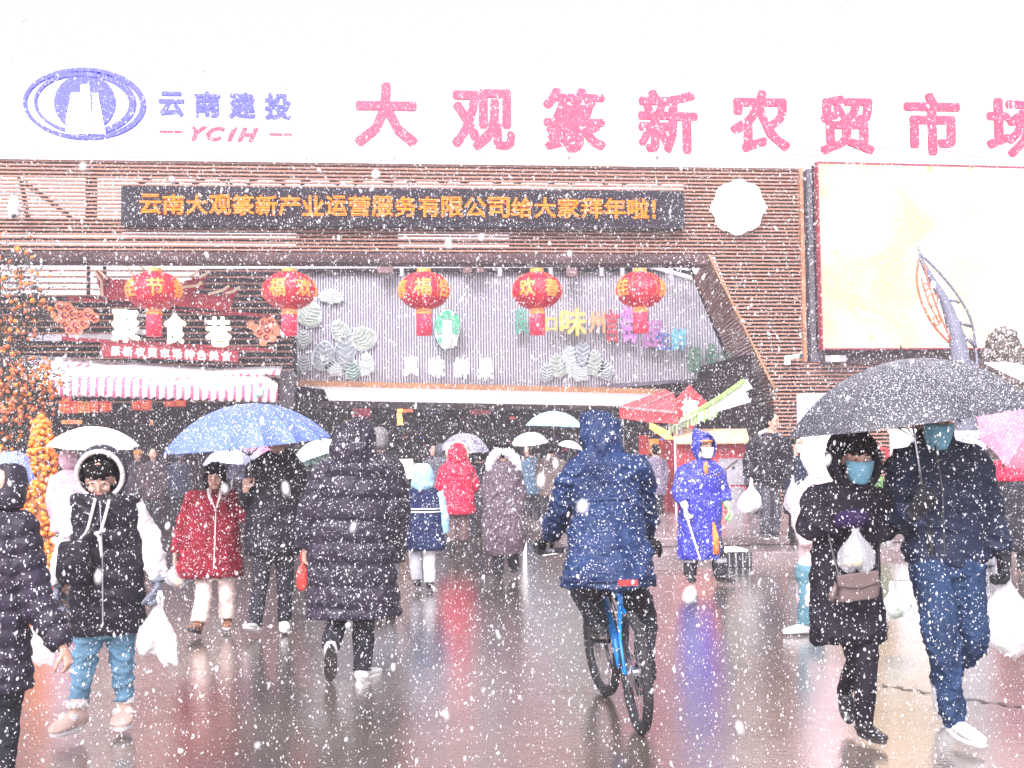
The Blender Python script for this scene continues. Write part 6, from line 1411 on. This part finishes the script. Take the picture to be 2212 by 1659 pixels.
for i in range(300 + 260):
    t = (i+.5)/560; a_ = i*2.39996; zz = Hc*(1-math.sqrt(1-t)) if False else Hc*t; a_ += rg.uniform(-.3,.3); rr = (42*math.sqrt(1-t)+4)/s3*rg.uniform(.94,1.04)*(1+.015*math.sin(zz*9)); 
    if math.sin(a_) > .35: continue
    o = bpy.data.objects.new('tangerine', fm if i % 5 else fm2); C.objects.link(o); o.parent = fc; q = rg.uniform(.036,.046)
    o.location = Vector((rr*math.cos(a_), rr*math.sin(a_), max(.03, zz+rg.uniform(-.05,.05)))); o.scale = (q, q, q*.88)

run_fuse()

# ================================================================ falling snow
bm = bmesh.new(); bmesh.ops.create_icosphere(bm, subdivisions=1, radius=1); ic2 = np.array([tuple(v.co) for v in bm.verts]); fc2 = np.array([[v.index for v in f.verts] for f in bm.faces]); bm.free()
rg_ = np.random.RandomState(3); FLK = bpy.data.materials.new('snow_flake'); FLK.use_nodes = True; nt = FLK.node_tree; nt.nodes.clear()
d1 = nt.nodes.new('ShaderNodeBsdfDiffuse'); d1.inputs[0].default_value = (.97,.97,.98,1); d2 = nt.nodes.new('ShaderNodeBsdfTranslucent'); d2.inputs[0].default_value = (.97,.97,.98,1)
ms = nt.nodes.new('ShaderNodeMixShader'); ou = nt.nodes.new('ShaderNodeOutputMaterial'); nt.links.new(d1.outputs[0], ms.inputs[1]); nt.links.new(d2.outputs[0], ms.inputs[2]); nt.links.new(ms.outputs[0], ou.inputs[0])
ic = np.array([(1,0,0),(-1,0,0),(0,1,0),(0,-1,0),(0,0,1),(0,0,-1)], float); fc_ = np.array([(0,2,4),(2,1,4),(1,3,4),(3,0,4),(2,0,5),(1,2,5),(3,1,5),(0,3,5)])
def flakes(name, n, d0, d1, pw, s0, s1, ic=ic, fc_=fc_):
    m_ = len(ic)
    d = (d0**pw+(d1**pw-d0**pw)*rg_.rand(n))**(1/pw)
    x = (rg_.rand(n)*2-1)*.55*d-math.tan(YAW)*d; z = EYE+(rg_.rand(n)*.83-.36)*d*1.0; ok = z > .02; d, x, z = d[ok], x[ok], z[ok]; n = len(d)
    s = s0+(s1-s0)*rg_.rand(n)**2.2; sc_ = np.stack([s*(.7+.6*rg_.rand(n)), s*(.7+.6*rg_.rand(n)), s*(1.1+1.6*rg_.rand(n))], 1)
    V = ic[None]*sc_[:, None, :]; an = rg_.randn(n)*.35; V2 = V.copy(); V2[:,:,0] = V[:,:,0]*np.cos(an)[:,None]+V[:,:,2]*np.sin(an)[:,None]; V2[:,:,2] = V[:,:,2]*np.cos(an)[:,None]-V[:,:,0]*np.sin(an)[:,None]
    V2 += np.stack([x, d, z], 1)[:, None]; Fa = (fc_[None]+m_*np.arange(n)[:,None,None]).reshape(-1, 3)
    me = bpy.data.meshes.new(name); me.vertices.add(n*m_); me.vertices.foreach_set('co', V2.ravel()); me.loops.add(len(Fa)*3); me.loops.foreach_set('vertex_index', Fa.ravel().astype(np.int32))
    me.polygons.add(len(Fa)); me.polygons.foreach_set('loop_start', np.arange(0, len(Fa)*3, 3, dtype=np.int32)); me.polygons.foreach_set('loop_total', np.full(len(Fa), 3, dtype=np.int32)); me.update(calc_edges=True)
    finish_mesh(me, FLK, True); o = bpy.data.objects.new(name, me); C.objects.link(o); tag(o, 'falling snowflakes filling the air', kind='stuff'); return o
flakes('snowflakes', 200000, 8, 26, 1.8, .0018, .0046)
flakes('middle_snowflakes', 95000, 4.2, 9, 1.9, .0010, .0034)
flakes('close_snowflakes', 8000, 2.2, 4.4, 1.9, .0009, .0030, ic2, fc2)
flakes('near_snowflakes', 150, .6, 2.4, 1.6, .0016, .0046, ic2, fc2)

# ================================================================ air
hz = bpy.data.materials.new('snow_haze'); hz.use_nodes = True; nt = hz.node_tree; nt.nodes.clear()
pv = nt.nodes.new('ShaderNodeVolumePrincipled'); pv.inputs['Color'].default_value = (.95,.93,1,1); pv.inputs['Density'].default_value = HAZE = .003
ou = nt.nodes.new('ShaderNodeOutputMaterial'); nt.links.new(pv.outputs[0], ou.inputs['Volume'])
o = obj('haze', MB().box((-160,-62,-1), (160,245,14)), hz); tag(o, kind='stuff')
